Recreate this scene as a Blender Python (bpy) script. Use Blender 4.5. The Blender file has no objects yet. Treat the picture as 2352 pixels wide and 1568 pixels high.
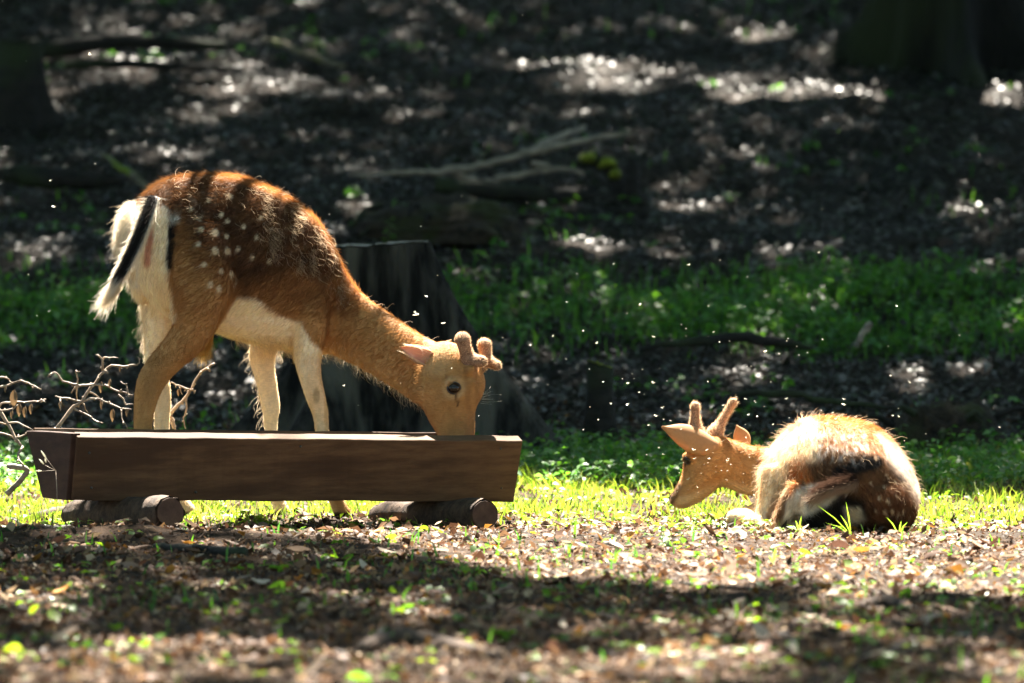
import bpy, bmesh, math, random
import numpy as np
from mathutils import Vector, Matrix
from mathutils.bvhtree import BVHTree
R = math.radians
rng = np.random.default_rng(7)
random.seed(7)
scene = bpy.context.scene
COL = scene.collection

# ------------------------------------------------------------------ camera, sky, sun, exposure
CAM = np.array([0.0, -20.0, 1.1])
KP = 5.846e-5                      # slope per pixel of a 2352 px wide picture
PITCH = math.atan(0.0298)
cam = bpy.data.cameras.new('camera')
cam.sensor_width = 36
cam.lens = 36 / (2352 * KP)
cam.clip_end = 400
cam.dof.use_dof = True
cam.dof.focus_distance = 20.2
cam.dof.aperture_fstop = 4.0
cam.dof.aperture_blades = 9
camo = bpy.data.objects.new('camera', cam)
camo.location = CAM
camo.rotation_euler = (math.pi / 2 - PITCH, 0, 0)
COL.objects.link(camo)
scene.camera = camo

SUN_EL, SUN_AZ = R(58), R(6)       # azimuth measured from +Y (behind the scene) towards +X
SUND = np.array([math.sin(SUN_AZ) * math.cos(SUN_EL), math.cos(SUN_AZ) * math.cos(SUN_EL), math.sin(SUN_EL)])
w = bpy.data.worlds.new('World'); scene.world = w; w.use_nodes = True
nt = w.node_tree
sky = nt.nodes.new('ShaderNodeTexSky'); sky.sky_type = 'NISHITA'; sky.sun_disc = False
sky.sun_elevation = SUN_EL; sky.sun_rotation = SUN_AZ
bg = nt.nodes['Background']; bg.inputs[1].default_value = 0.05
nt.links.new(sky.outputs[0], bg.inputs[0])
sl = bpy.data.lights.new('sun', 'SUN'); sl.energy = 5.0; sl.angle = R(0.5); sl.color = (1, 0.92, 0.80)
so = bpy.data.objects.new('sun', sl)
so.rotation_euler = Vector(SUND).to_track_quat('Z', 'Y').to_euler()
so.location = (0, 10, 20); COL.objects.link(so)
scene.view_settings.view_transform = 'Standard'
scene.view_settings.look = 'None'
scene.view_settings.exposure = 3.5
scene.view_settings.gamma = 1
scene.view_settings.use_curve_mapping = False
scene.cycles.max_bounces = 8
scene.cycles.diffuse_bounces = 4
scene.cycles.sample_clamp_indirect = 6

# ------------------------------------------------------------------ helpers
def P(px, py, Y):
    """point of the plane at depth Y seen at a place of the photograph (2352 x 1568 frame)"""
    a, b = (px - 1176) * KP, (784 - py) * KP
    cp, sp = math.cos(PITCH), math.sin(PITCH)
    d = np.array([a, cp + b * sp, -sp + b * cp])
    t = (Y - CAM[1]) / d[1]
    return CAM + d * t
def PX(p):
    """inverse of P for an (n,3) array"""
    q = np.asarray(p) - CAM
    cp, sp = math.cos(PITCH), math.sin(PITCH)
    f = q[:, 1] * cp - q[:, 2] * sp
    u = q[:, 1] * sp + q[:, 2] * cp
    return 1176 + q[:, 0] / f / KP, 784 - u / f / KP
MPP = 20 * KP                      # metres per such pixel at the trough

def _hash(ix, iy, iz, seed):
    h = (ix * 374761393 + iy * 668265263 + iz * 2147483647 + seed * 1274126177) & 0xffffffff
    h = ((h ^ (h >> 13)) * 1274126177) & 0xffffffff
    return ((h ^ (h >> 16)) & 0xffff) / 65535.0
def noise(x, y, z=0.0, seed=0):
    x, y, z = np.broadcast_arrays(np.asarray(x, float), np.asarray(y, float), np.asarray(z, float))
    ix, iy, iz = np.floor(x).astype(np.int64), np.floor(y).astype(np.int64), np.floor(z).astype(np.int64)
    fx, fy, fz = x - ix, y - iy, z - iz
    fx, fy, fz = [f * f * (3 - 2 * f) for f in (fx, fy, fz)]
    r = 0
    for a in (0, 1):
        for b in (0, 1):
            for c in (0, 1):
                r = r + _hash(ix + a, iy + b, iz + c, seed) * (fx if a else 1 - fx) * (fy if b else 1 - fy) * (fz if c else 1 - fz)
    return r * 2 - 1
def fbm(x, y, z=0.0, seed=0, o=3):
    r, a = 0, 1.0
    for i in range(o):
        r = r + a * noise(np.asarray(x) * 2 ** i, np.asarray(y) * 2 ** i, np.asarray(z) * 2 ** i, seed + i * 17)
        a *= 0.5
    return r / 1.75
def sstep(a, b, x):
    t = np.clip((np.asarray(x, float) - a) / (b - a), 0, 1)
    return t * t * (3 - 2 * t)

def tag(o, label=None, cat=None, group=None, kind=None):
    if label: o['label'] = label
    if cat: o['category'] = cat
    if group: o['group'] = group
    if kind: o['kind'] = kind
    return o
def link(name, data, parent=None):
    o = bpy.data.objects.new(name, data)
    COL.objects.link(o)
    if parent is not None:
        o.parent = parent
        if parent.type == 'EMPTY' or True:
            o.matrix_parent_inverse = Matrix.Translation(parent.location).inverted() if parent.parent is None else Matrix.Translation(parent['wloc']).inverted() if 'wloc' in parent else Matrix.Identity(4)
    return o
def empty(name, loc):
    o = bpy.data.objects.new(name, None); o.location = loc; o.empty_display_size = .1
    COL.objects.link(o); return o
def mesh_np(name, V, F, mat, parent=None, colors=None, smooth=False, uv=None):
    """V (n,3); F (m,k) all faces with k corners; colors per vertex"""
    V = np.asarray(V, np.float32); F = np.asarray(F, np.int32)
    me = bpy.data.meshes.new(name)
    m, k = F.shape
    me.vertices.add(len(V)); me.vertices.foreach_set('co', V.ravel())
    me.loops.add(m * k); me.loops.foreach_set('vertex_index', F.ravel())
    me.polygons.add(m)
    me.polygons.foreach_set('loop_start', np.arange(0, m * k, k, dtype=np.int32))
    if smooth: me.polygons.foreach_set('use_smooth', np.ones(m, bool))
    me.update(calc_edges=True); me.validate()
    if colors is not None: set_col(me, colors)
    me.materials.append(mat)
    return link(name, me, parent)
def set_col(me, c):
    c = np.asarray(c, np.float32)
    if c.shape[1] == 3: c = np.hstack([c, np.ones((len(c), 1), np.float32)])
    at = me.color_attributes.new('col', 'FLOAT_COLOR', 'POINT')
    at.data.foreach_set('color', c.ravel())
class MB:
    """collects vertices and faces of one mesh"""
    def __init__(s): s.v = []; s.f = []; s.c = []
    def add(s, v, f, c=None):
        n = len(s.v); s.v += [tuple(q) for q in v]; s.f += [tuple(i + n for i in q) for q in f]
        if c is not None: s.c += [tuple(c)] * len(v)
    def tube(s, pts, rad, n=8, rough=0.0, seed=0, cap=True, c=None, flat=1.0):
        pts = [np.array(p, float) for p in pts]
        if np.isscalar(rad): rad = [rad] * len(pts)
        vs, fs = [], []
        up = np.array([0, 0, 1.0]); prev = None
        for i, p in enumerate(pts):
            d = pts[min(i + 1, len(pts) - 1)] - pts[max(i - 1, 0)]
            d = d / (np.linalg.norm(d) + 1e-9)
            a = np.cross(d, up) if prev is None else prev - d * np.dot(prev, d)
            if np.linalg.norm(a) < 1e-3: a = np.cross(d, np.array([1.0, 0, 0]))
            a /= np.linalg.norm(a); b = np.cross(d, a); prev = a
            for k in range(n):
                t = 2 * math.pi * k / n
                rr = rad[i] * (1 + rough * float(noise(p[0] * 30 + k * 1.7, p[1] * 30, p[2] * 30, seed)))
                vs.append(p + (a * math.cos(t) + b * math.sin(t) * flat) * rr)
        for i in range(len(pts) - 1):
            for k in range(n):
                fs.append((i * n + k, i * n + (k + 1) % n, (i + 1) * n + (k + 1) % n, (i + 1) * n + k))
        if cap:
            fs.append(tuple(range(n - 1, -1, -1))); fs.append(tuple((len(pts) - 1) * n + k for k in range(n)))
        s.add(vs, fs, c)
    def build(s, name, mat, parent=None, smooth=True, bevel=0.0):
        me = bpy.data.meshes.new(name); me.from_pydata([tuple(map(float, q)) for q in s.v], [], s.f)
        if smooth: me.polygons.foreach_set('use_smooth', [True] * len(me.polygons))
        me.update()
        if s.c: set_col(me, np.array(s.c, np.float32)[:, :3])
        me.materials.append(mat)
        o = link(name, me, parent)
        if bevel:
            b = o.modifiers.new('bevel', 'BEVEL'); b.width = bevel; b.segments = 2
        return o
def refine(pts, n=4, jit=0.0, seed=0):
    """catmull-rom through points with jitter"""
    pts = [np.array(p, float) for p in pts]
    r = random.Random(seed)
    out = []
    q = [pts[0] * 2 - pts[1]] + pts + [pts[-1] * 2 - pts[-2]]
    for i in range(1, len(q) - 2):
        for k in range(n):
            t = k / n
            v = 0.5 * ((2 * q[i]) + (-q[i - 1] + q[i + 1]) * t + (2 * q[i - 1] - 5 * q[i] + 4 * q[i + 1] - q[i + 2]) * t * t + (-q[i - 1] + 3 * q[i] - 3 * q[i + 1] + q[i + 2]) * t ** 3)
            if out and jit: v = v + np.array([r.uniform(-jit, jit) for _ in range(len(v))])
            out.append(v)
    out.append(pts[-1])
    return out

# ------------------------------------------------------------------ materials
def mat_new(name):
    m = bpy.data.materials.new(name); m.use_nodes = True
    n = m.node_tree.nodes; n.clear()
    o = n.new('ShaderNodeOutputMaterial')
    return m, m.node_tree, o
def mat_noise(name, c1, c2, scale=20, rough=0.8, bump=0.3, dist=0.01, stretch=(1, 1, 1), attr=False, spec=0.3, detail=6, c3=None, s3=3, lo=.35, hi=.65):
    m, t, o = mat_new(name)
    L = t.links.new; N = t.nodes.new
    p = N('ShaderNodeBsdfPrincipled')
    tc = N('ShaderNodeNewGeometry'); mp = N('ShaderNodeMapping'); mp.inputs['Scale'].default_value = stretch
    L(tc.outputs['Position'], mp.inputs['Vector'])
    nz = N('ShaderNodeTexNoise'); nz.inputs['Scale'].default_value = scale; nz.inputs['Detail'].default_value = detail; nz.inputs['Roughness'].default_value = .65
    L(mp.outputs[0], nz.inputs['Vector'])
    rp = N('ShaderNodeValToRGB'); rp.color_ramp.elements[0].color = (*c1, 1); rp.color_ramp.elements[1].color = (*c2, 1)
    rp.color_ramp.elements[0].position = lo; rp.color_ramp.elements[1].position = hi
    L(nz.outputs[0], rp.inputs[0])
    out = rp.outputs[0]
    if c3 is not None:
        n3 = N('ShaderNodeTexNoise'); n3.inputs['Scale'].default_value = s3; n3.inputs['Detail'].default_value = 5
        L(mp.outputs[0], n3.inputs['Vector'])
        r3 = N('ShaderNodeMapRange'); r3.inputs[1].default_value = .5; r3.inputs[2].default_value = .62
        L(n3.outputs[0], r3.inputs[0])
        mx = N('ShaderNodeMix'); mx.data_type = 'RGBA'
        L(r3.outputs[0], mx.inputs[0]); L(out, mx.inputs[6]); mx.inputs[7].default_value = (*c3, 1); out = mx.outputs[2]
    if attr:
        at = N('ShaderNodeAttribute'); at.attribute_name = 'col'
        mx = N('ShaderNodeMix'); mx.data_type = 'RGBA'; mx.blend_type = 'MULTIPLY'; mx.inputs[0].default_value = 1
        L(at.outputs[0], mx.inputs[6]); L(out, mx.inputs[7]); out = mx.outputs[2]
    L(out, p.inputs['Base Color'])
    p.inputs['Roughness'].default_value = rough
    p.inputs['Specular IOR Level'].default_value = spec
    bp = N('ShaderNodeBump'); bp.inputs['Strength'].default_value = bump; bp.inputs['Distance'].default_value = dist
    L(nz.outputs[0], bp.inputs['Height']); L(bp.outputs[0], p.inputs['Normal'])
    L(p.outputs[0], o.inputs[0])
    return m
def mat_leaf(name, rough=0.4, trans=0.5, spec=0.5, tint=(1, 1, 1)):
    """leaf material: colour per leaf from the attribute, light passes through"""
    m, t, o = mat_new(name); L = t.links.new; N = t.nodes.new
    at = N('ShaderNodeAttribute'); at.attribute_name = 'col'
    p = N('ShaderNodeBsdfPrincipled'); p.inputs['Roughness'].default_value = rough; p.inputs['Specular IOR Level'].default_value = spec
    nz = N('ShaderNodeTexNoise'); nz.inputs['Scale'].default_value = 90
    g = N('ShaderNodeNewGeometry'); L(g.outputs['Position'], nz.inputs['Vector'])
    mr = N('ShaderNodeMapRange'); mr.inputs[3].default_value = .65; mr.inputs[4].default_value = 1.3
    L(nz.outputs[0], mr.inputs[0])
    sc = N('ShaderNodeVectorMath'); sc.operation = 'SCALE'; L(at.outputs[0], sc.inputs[0]); L(mr.outputs[0], sc.inputs[3])
    L(sc.outputs[0], p.inputs['Base Color'])
    tr = N('ShaderNodeBsdfTranslucent')
    ml = N('ShaderNodeVectorMath'); ml.operation = 'MULTIPLY'; L(sc.outputs[0], ml.inputs[0]); ml.inputs[1].default_value = tint
    L(ml.outputs[0], tr.inputs[0])
    mx = N('ShaderNodeMixShader'); mx.inputs[0].default_value = trans
    L(p.outputs[0], mx.inputs[1]); L(tr.outputs[0], mx.inputs[2]); L(mx.outputs[0], o.inputs[0])
    return m
def mat_coat(name):
    m, t, o = mat_new(name); L = t.links.new; N = t.nodes.new
    at = N('ShaderNodeAttribute'); at.attribute_name = 'col'
    p = N('ShaderNodeBsdfPrincipled'); p.inputs['Roughness'].default_value = .75; p.inputs['Specular IOR Level'].default_value = .15
    g = N('ShaderNodeNewGeometry'); mp = N('ShaderNodeMapping'); mp.inputs['Scale'].default_value = (60, 60, 220); mp.inputs['Rotation'].default_value = (0, R(-35), 0)
    nz = N('ShaderNodeTexNoise'); nz.inputs['Scale'].default_value = 1.5; nz.inputs['Detail'].default_value = 5
    L(g.outputs['Position'], mp.inputs[0]); L(mp.outputs[0], nz.inputs['Vector'])
    mr = N('ShaderNodeMapRange'); mr.inputs[3].default_value = .7; mr.inputs[4].default_value = 1.25; L(nz.outputs[0], mr.inputs[0])
    sc = N('ShaderNodeVectorMath'); sc.operation = 'SCALE'; L(at.outputs[0], sc.inputs[0]); L(mr.outputs[0], sc.inputs[3])
    L(sc.outputs[0], p.inputs['Base Color'])
    p.inputs['Sheen Weight'].default_value = .08; p.inputs['Sheen Roughness'].default_value = .4
    bp = N('ShaderNodeBump'); bp.inputs['Strength'].default_value = .35; bp.inputs['Distance'].default_value = .004
    L(nz.outputs[0], bp.inputs['Height']); L(bp.outputs[0], p.inputs['Normal'])
    L(p.outputs[0], o.inputs[0]); return m
def mat_hair(name):
    m, t, o = mat_new(name); L = t.links.new; N = t.nodes.new
    at = N('ShaderNodeAttribute'); at.attribute_name = 'col'
    d = N('ShaderNodeBsdfDiffuse'); tr = N('ShaderNodeBsdfTranslucent'); gl = N('ShaderNodeBsdfHair')
    L(at.outputs[0], d.inputs[0]); L(at.outputs[0], tr.inputs[0])
    gl.component = 'Transmission'; L(at.outputs[0], gl.inputs[0]); gl.inputs['RoughnessU'].default_value = .5; gl.inputs['RoughnessV'].default_value = 1
    a = N('ShaderNodeMixShader'); a.inputs[0].default_value = .66; L(d.outputs[0], a.inputs[1]); L(tr.outputs[0], a.inputs[2])
    b = N('ShaderNodeMixShader'); b.inputs[0].default_value = .25; L(a.outputs[0], b.inputs[1]); L(gl.outputs[0], b.inputs[2])
    g2 = N('ShaderNodeBsdfHair'); g2.component = 'Reflection'; mc = N('ShaderNodeMix'); mc.data_type = 'RGBA'; mc.inputs[0].default_value = .13; L(at.outputs[0], mc.inputs[6]); mc.inputs[7].default_value = (.9, .84, .76, 1); L(mc.outputs[2], g2.inputs[0]); g2.inputs['RoughnessU'].default_value = .35; g2.inputs['RoughnessV'].default_value = 1
    c = N('ShaderNodeMixShader'); c.inputs[0].default_value = .14; L(b.outputs[0], c.inputs[1]); L(g2.outputs[0], c.inputs[2])
    L(c.outputs[0], o.inputs[0]); return m
def mat_plain(name, c, rough=.5, spec=.5, coat=0.0, trans=0.0, tc=None):
    m, t, o = mat_new(name); L = t.links.new; N = t.nodes.new
    p = N('ShaderNodeBsdfPrincipled')
    g = N('ShaderNodeNewGeometry'); nz = N('ShaderNodeTexNoise'); nz.inputs['Scale'].default_value = 120; L(g.outputs['Position'], nz.inputs['Vector'])
    mr = N('ShaderNodeMapRange'); mr.inputs[3].default_value = .8; mr.inputs[4].default_value = 1.2; L(nz.outputs[0], mr.inputs[0])
    sc = N('ShaderNodeVectorMath'); sc.operation = 'SCALE'; sc.inputs[0].default_value = c; L(mr.outputs[0], sc.inputs[3]); L(sc.outputs[0], p.inputs['Base Color'])
    p.inputs['Roughness'].default_value = rough; p.inputs['Specular IOR Level'].default_value = spec; p.inputs['Coat Weight'].default_value = coat
    if trans:
        tr = N('ShaderNodeBsdfTranslucent'); tr.inputs[0].default_value = (*(tc or c), 1)
        mx = N('ShaderNodeMixShader'); mx.inputs[0].default_value = trans; L(p.outputs[0], mx.inputs[1]); L(tr.outputs[0], mx.inputs[2]); L(mx.outputs[0], o.inputs[0])
    else: L(p.outputs[0], o.inputs[0])
    return m
M = {}
M['soil'] = mat_noise('soil', (.010, .006, .004), (.060, .036, .021), 22, .95, .9, .02, c3=(.026, .018, .012), s3=1.2, spec=.12, attr=True)
M['litter'] = mat_leaf('litter', .6, .25, .15)
M['litterfar'] = mat_leaf('litterfar', .5, .1, .6)
M['green'] = mat_leaf('green', .45, .5, .4, (1.2, 1.35, .5))
M['canopy'] = mat_leaf('canopy', .5, .3, .3, (1, 1.4, .5))
M['bark'] = mat_noise('bark', (.002, .002, .0015), (.009, .008, .006), 30, .85, 1, .03, (1, 1, .25), c3=(.016, .022, .006), s3=3)
M['barkmoss'] = mat_noise('barkmoss', (.05, .045, .03), (.16, .14, .09), 40, .85, .6, .01, c3=(.11, .15, .015), s3=9)
M['moss'] = mat_noise('moss', (.05, .07, .008), (.22, .26, .02), 40, .9, .8, .02)
M['darkwood'] = mat_noise('darkwood', (.004, .0035, .003), (.018, .015, .012), 30, .8, .8, .02, (.5, 1, 1), c3=(.02, .03, .01), s3=4)
M['greywood'] = mat_noise('greywood', (.12, .10, .08), (.32, .27, .21), 60, .7, .5, .005, (.3, 1, 1), spec=.3)
M['stump'] = mat_noise('stump', (.005, .005, .005), (.042, .040, .037), 30, .85, 1, .05, (1, 1, .14), spec=.15, c3=(.09, .085, .072), s3=7, lo=.42, hi=.7)
M['stumptop'] = mat_noise('stumptop', (.12, .11, .09), (.28, .26, .22), 40, .7, .5, .01)
M['plank'] = mat_noise('plank', (.07, .036, .018), (.125, .068, .034), 14, .8, .7, .003, (.5, 1, 4), c3=(.055, .028, .015), s3=3, spec=.25)
M['plankdark'] = mat_noise('plankdark', (.03, .014, .010), (.055, .027, .018), 10, .75, .6, .004, (1, 1, 4), spec=.25)
M['logbark'] = mat_noise('logbark', (.02, .012, .008), (.085, .054, .034), 35, .85, 1, .008)
M['logend'] = mat_noise('logend', (.04, .02, .013), (.085, .048, .03), 25, .8, .5, .004)
M['twig'] = mat_noise('twig', (.16, .11, .08), (.38, .30, .22), 70, .6, .5, .003, spec=.4)
M['coat'] = mat_coat('coat'); M['hair'] = mat_hair('hair')
M['velvet'] = mat_noise('velvet', (.17, .09, .055), (.32, .19, .12), 60, .8, .3, .003, spec=.2)
M['hoof'] = mat_plain('hoof', (.03, .025, .02), .4)
M['eye'] = mat_plain('eye', (.012, .007, .004), .14, .35, 0)
M['eyelid'] = mat_plain('eyelid', (.02, .012, .01), .5)
M['wing'] = mat_plain('wing', (.8, .78, .65), .3, .5, 0, .5, (.95, .9, .75))
M['earin'] = mat_plain('earin', (.70, .46, .36), .7, .2, 0, .5, (.80, .42, .30))
M['earout'] = mat_plain('earout', (.40, .235, .115), .8, .2, 0, .3, (.65, .38, .19))
M['dryleaf'] = mat_plain('dryleaf', (.13, .085, .045), .6, .3, 0, .2, (.25, .15, .07))

# ------------------------------------------------------------------ ground
PROF = np.array([[-80, .3], [-20, 0], [-7, 0], [-.2, 0], [.25, -.012], [.9, -.02], [1.5, 0], [3, .02], [3.9, .06], [5.2, .28], [6.5, .56], [8, .80], [10, 1.14], [12, 1.5], [15, 2.1], [25, 4.5], [60, 13], [160, 30]])
def hgt(x, y):
    x = np.asarray(x, float); y = np.asarray(y, float)
    z = np.interp(y, PROF[:, 0], PROF[:, 1])
    far = sstep(3, 6, y)
    z = z + fbm(x * 1.6, y * 1.6, 0, 3, 3) * (.012 + .05 * far)
    z = z + np.maximum(fbm(x * 6, y * 4, 0, 9, 3), -.2) * (.012 + .022 * far)
    z = z + fbm(x * 22, y * 20, 0, 21, 2) * .006
    # low rise along the left foreground
    z = z + .045 * np.exp(-((x + 1.15) / .55) ** 2 - ((y + .62) / .16) ** 2)
    return z
def axis(lo, hi, step, far, n):
    a = np.arange(lo, hi, step)
    e = np.geomspace(step, far, n)
    return np.concatenate([(lo - np.cumsum(e)[::-1]), a, hi + np.cumsum(e)])
gx = axis(-3.6, 3.6, .035, 14, 26); gy = axis(-8, 14, .05, 16, 26)
GX, GY = np.meshgrid(gx, gy)
GV = np.stack([GX, GY, hgt(GX, GY)], -1).reshape(-1, 3)
nx_, ny_ = len(gx), len(gy)
I = (np.arange(ny_ - 1)[:, None] * nx_ + np.arange(nx_ - 1)[None]).ravel()
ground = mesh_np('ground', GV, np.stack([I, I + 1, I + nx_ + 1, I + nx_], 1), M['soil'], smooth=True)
tag(ground, kind='structure')
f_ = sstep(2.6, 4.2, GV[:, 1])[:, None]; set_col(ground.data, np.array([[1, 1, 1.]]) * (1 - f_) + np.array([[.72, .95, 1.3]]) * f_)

def ground_at(px, py):
    """world point of the ground seen at a pixel"""
    Ys = np.concatenate([np.arange(-8, 16, .04)])
    pts = np.array([P(px, py, Y) for Y in Ys])
    below = pts[:, 2] <= np.interp(Ys, PROF[:, 0], PROF[:, 1])
    k = np.argmax(below) if below.any() else len(Ys) - 1
    # the ray comes from above: first crossing
    p = pts[k].copy(); return p
# ------------------------------------------------------------------ leaves and grass batches
def leaf_batch(pos, L, W, yaw, pitch, roll, fold=.25, curl=.2):
    """n leaves, each 5 vertices and 4 triangles"""
    n = len(pos)
    base = np.zeros((n, 5, 3))
    base[:, 0] = 0
    base[:, 1, 0] = L; base[:, 1, 2] = -curl * L
    base[:, 2, 0] = .45 * L; base[:, 2, 1] = W / 2; base[:, 2, 2] = fold * W
    base[:, 3, 0] = .45 * L; base[:, 3, 1] = -W / 2; base[:, 3, 2] = fold * W
    base[:, 4, 0] = .5 * L; base[:, 4, 2] = curl * L * .25
    base[:, :, 0] -= L[:, None] / 2 if np.ndim(L) else L / 2
    def rot(v, ang, ax):
        c, s = np.cos(ang)[:, None], np.sin(ang)[:, None]
        i, j = [(1, 2), (2, 0), (0, 1)][ax]
        a, b = v[:, :, i].copy(), v[:, :, j].copy()
        v[:, :, i] = a * c - b * s; v[:, :, j] = a * s + b * c
    rot(base, roll, 0); rot(base, pitch, 1); rot(base, yaw, 2)
    V = (base + pos[:, None]).reshape(-1, 3)
    T = np.array([[0, 4, 2], [4, 1, 2], [0, 3, 4], [4, 3, 1]])
    F = (T[None] + (np.arange(n) * 5)[:, None, None]).reshape(-1, 3)
    return V, F
def pick(pal, n, var=.25, wts=None):
    pal = np.array(pal); i = rng.choice(len(pal), n, p=None if wts is None else np.array(wts) / sum(wts))
    c = pal[i] * (1 + rng.uniform(-var, var, (n, 1)))
    return np.clip(c, 0, 1)
LITTER = [(.11, .055, .028), (.07, .034, .019), (.03, .018, .011), (.19, .105, .055), (.34, .24, .14), (.24, .11, .02)]
def litter(name, n, xr, yr, Lr, wts, lift=.004, var=.25, tilt=.35, wide=True, pal=None):
    y = rng.uniform(*yr, n); x = rng.uniform(-1, 1, n) * (xr if not wide else xr * (y + 20) / 20)
    z = hgt(x, y) + lift * rng.random(n)
    L = rng.uniform(*Lr, n) * rng.uniform(.7, 1.2, n); W = L * rng.uniform(.4, .75, n)
    V, F = leaf_batch(np.stack([x, y, z + .003], 1), L, W, rng.uniform(0, 6.28, n), rng.normal(0, tilt, n), rng.normal(0, tilt, n), rng.uniform(-.25, .35, n), rng.uniform(-.3, .4, n))
    return V, F, np.repeat(pick(pal or LITTER, n, var, wts), 5, 0)
def join(parts):
    V, F, C, k = [], [], [], 0
    for v, f, c in parts:
        V.append(v); F.append(f + k); C.append(c); k += len(v)
    return np.concatenate(V), np.concatenate(F), np.concatenate(C)
V, F, C = join([
    litter('a', 60000, 1.9, (-7.5, .6), (.006, .018), (5, 5, 4, 4, 2.6, .8), .006, tilt=.5),
    litter('b', 9000, 1.9, (-7.5, .8), (.02, .045), (5, 5, 3, 4, 2.4, 1), .012, tilt=.45),
    litter('c', 12000, 1.9, (.6, 4.5), (.012, .035), (5, 5, 4, 3, 1, 1), .006, tilt=.5)])
tag(mesh_np('leaf_litter', V, F, M['litter'], colors=C), 'brown fallen leaves and crumbs covering the woodland soil near the trough', 'leaf litter', kind='stuff')
V, F, C = join([
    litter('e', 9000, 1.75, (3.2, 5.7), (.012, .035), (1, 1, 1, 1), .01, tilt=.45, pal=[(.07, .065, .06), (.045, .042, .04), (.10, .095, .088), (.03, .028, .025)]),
    litter('d', 42000, 1.75, (4, 13.5), (.015, .045), (1, 1, 1, 1, 1, 1), .02, tilt=.35, pal=[(.045, .043, .040), (.030, .029, .028), (.022, .023, .021), (.10, .097, .09), (.042, .036, .030), (.02, .03, .014)])])  # slope palette darkened to deepen the shade there
tag(mesh_np('leaf_litter', V, F, M['litterfar'], colors=C), 'fallen leaves covering the slope behind the stump, coloured dark for its shade', 'leaf litter', kind='stuff')

# individual fallen leaves lying near the camera side, pieces of the ground
def one_leaf(name, L, W, col, mat, curl):
    m = MB()
    n = 7
    for i in range(n):
        t = i / (n - 1); wv = W / 2 * math.sin(math.pi * min(1, t * .92 + .06)) ** .8
        z = curl * L * (t - .5) ** 2
        x = (t - .5) * L
        m.v += [(x, -wv, z + wv * .3), (x, 0, z), (x, wv, z + wv * .3)]; m.c += [col] * 3
    for i in range(n - 1):
        for k in (0, 1):
            a = i * 3 + k; m.f.append((a, a + 3, a + 4, a + 1))
    me = bpy.data.meshes.new(name); me.from_pydata(m.v, [], m.f)
    me.polygons.foreach_set('use_smooth', [True] * len(me.polygons)); set_col(me, np.array(m.c)); me.materials.append(mat)
    return me
LEAFM = []
for k in range(5): LEAFM.append(one_leaf('pale_leaf', .055 + .006 * k, .026 + .004 * (k % 3), (.48 - .09 * k, .38 - .08 * k, .28 - .06 * k), M['litter'], .8 - .3 * k))
for k in range(5): LEAFM.append(one_leaf('green_leaf', .04 + .004 * k, .034, (.10 + .06 * (k % 3), .20 + .04 * (k % 3), .03), M['green'], .5 - .3 * k))
for k in range(2): LEAFM.append(one_leaf('orange_leaf', .042, .028, (.42, .20, .04), M['litter'], .6))
def gleaf(x, y, me, s, rz, tx, ty):
    o = bpy.data.objects.new('fallen_leaf', me); COL.objects.link(o)
    o.parent = ground; o.location = (x, y, float(hgt(x, y)) + .009); o.scale = (s,) * 3
    o.rotation_euler = (tx, ty, rz)
for i in range(290):
    y = -5.6 + 6.0 * rng.random() ** .8; x = rng.uniform(-1, 1) * 1.4 * (y + 20) / 20
    k = int(rng.choice(12, p=np.array([3, 3, 5, 6, 6, 2.2, 2.2, 2.2, 2.2, 2.2, 1.5, 1.5]) / 37))
    gleaf(x, y, LEAFM[k], rng.uniform(.5, 1.1), rng.uniform(0, 6.28), rng.normal(0, .4), rng.normal(0, .35))

GREENS = [(.06, .17, .03), (.10, .24, .035), (.14, .30, .04), (.05, .14, .045)]
def grass(n, fx, fy, Hr, wd=.004, dens=None, pal=GREENS, lean=.6):
    y = rng.uniform(*fy, n); x = rng.uniform(*fx, n) * (y + 20) / 20
    if dens is not None:
        k = rng.random(n) < dens(x, y); x, y = x[k], y[k]; n = len(x)
    z = hgt(x, y) - .003
    H = rng.uniform(*Hr, n) * (.5 + rng.random(n)); a = rng.uniform(0, 6.28, n); ln = rng.uniform(.1, lean, n) * H
    d = np.stack([np.cos(a), np.sin(a), np.zeros(n)], 1)
    f = rng.uniform(0, 3.14, n); s = np.stack([np.cos(f), np.sin(f), np.zeros(n)], 1) * (wd * rng.uniform(.6, 1.3, n))[:, None]
    b = np.stack([x, y, z], 1); up = np.array([0, 0, 1.0])
    V = np.stack([b - s, b + s, b + d * ln[:, None] * .35 + up * H[:, None] * .6 - s * .8, b + d * ln[:, None] * .35 + up * H[:, None] * .6 + s * .8, b + d * ln[:, None] + up * H[:, None]], 1).reshape(-1, 3)
    T = np.array([[0, 1, 3], [0, 3, 2], [2, 3, 4]])
    F = (T[None] + (np.arange(n) * 5)[:, None, None]).reshape(-1, 3)
    return V, F, np.repeat(pick(pal, n, .3), 5, 0)
def sgn(x, y, sc, seed, th=0.0): return sstep(th - .12, th + .25, fbm(x * sc, y * sc, 0, seed, 3))
def d_lit(x, y):
    r = sstep(.15, .9, y - .35 * fbm(x * 2, y * 2, 0, 4, 2)) * (1 - sstep(3.0, 3.9, y))
    bare = np.exp(-((x - .05) / .9) ** 2 - ((y - .3) / .3) ** 2)
    r = np.maximum(r, .25 * sstep(-.3, .2, y) * sgn(x, y, 3, 5, -.1)); return np.clip(r * (1 - .7 * bare), 0, 1) * (.12 + .88 * sgn(x, y, 5, 31, -.1))
def d_mid(x, y): return sstep(5.2, 5.6, y + .35 * fbm(x * 2, y * 2, 0, 33, 2)) * (1 - sstep(6.0, 6.8, y + .5 * fbm(x * 1.3, y, 0, 6, 2) + .25 * (x < -1.3))) * (.25 + .75 * sgn(x, y, 1.6, 8, -.1))
def d_near(x, y): return sgn(x, y, 1.2, 12, .15) * .8 + .1
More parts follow.
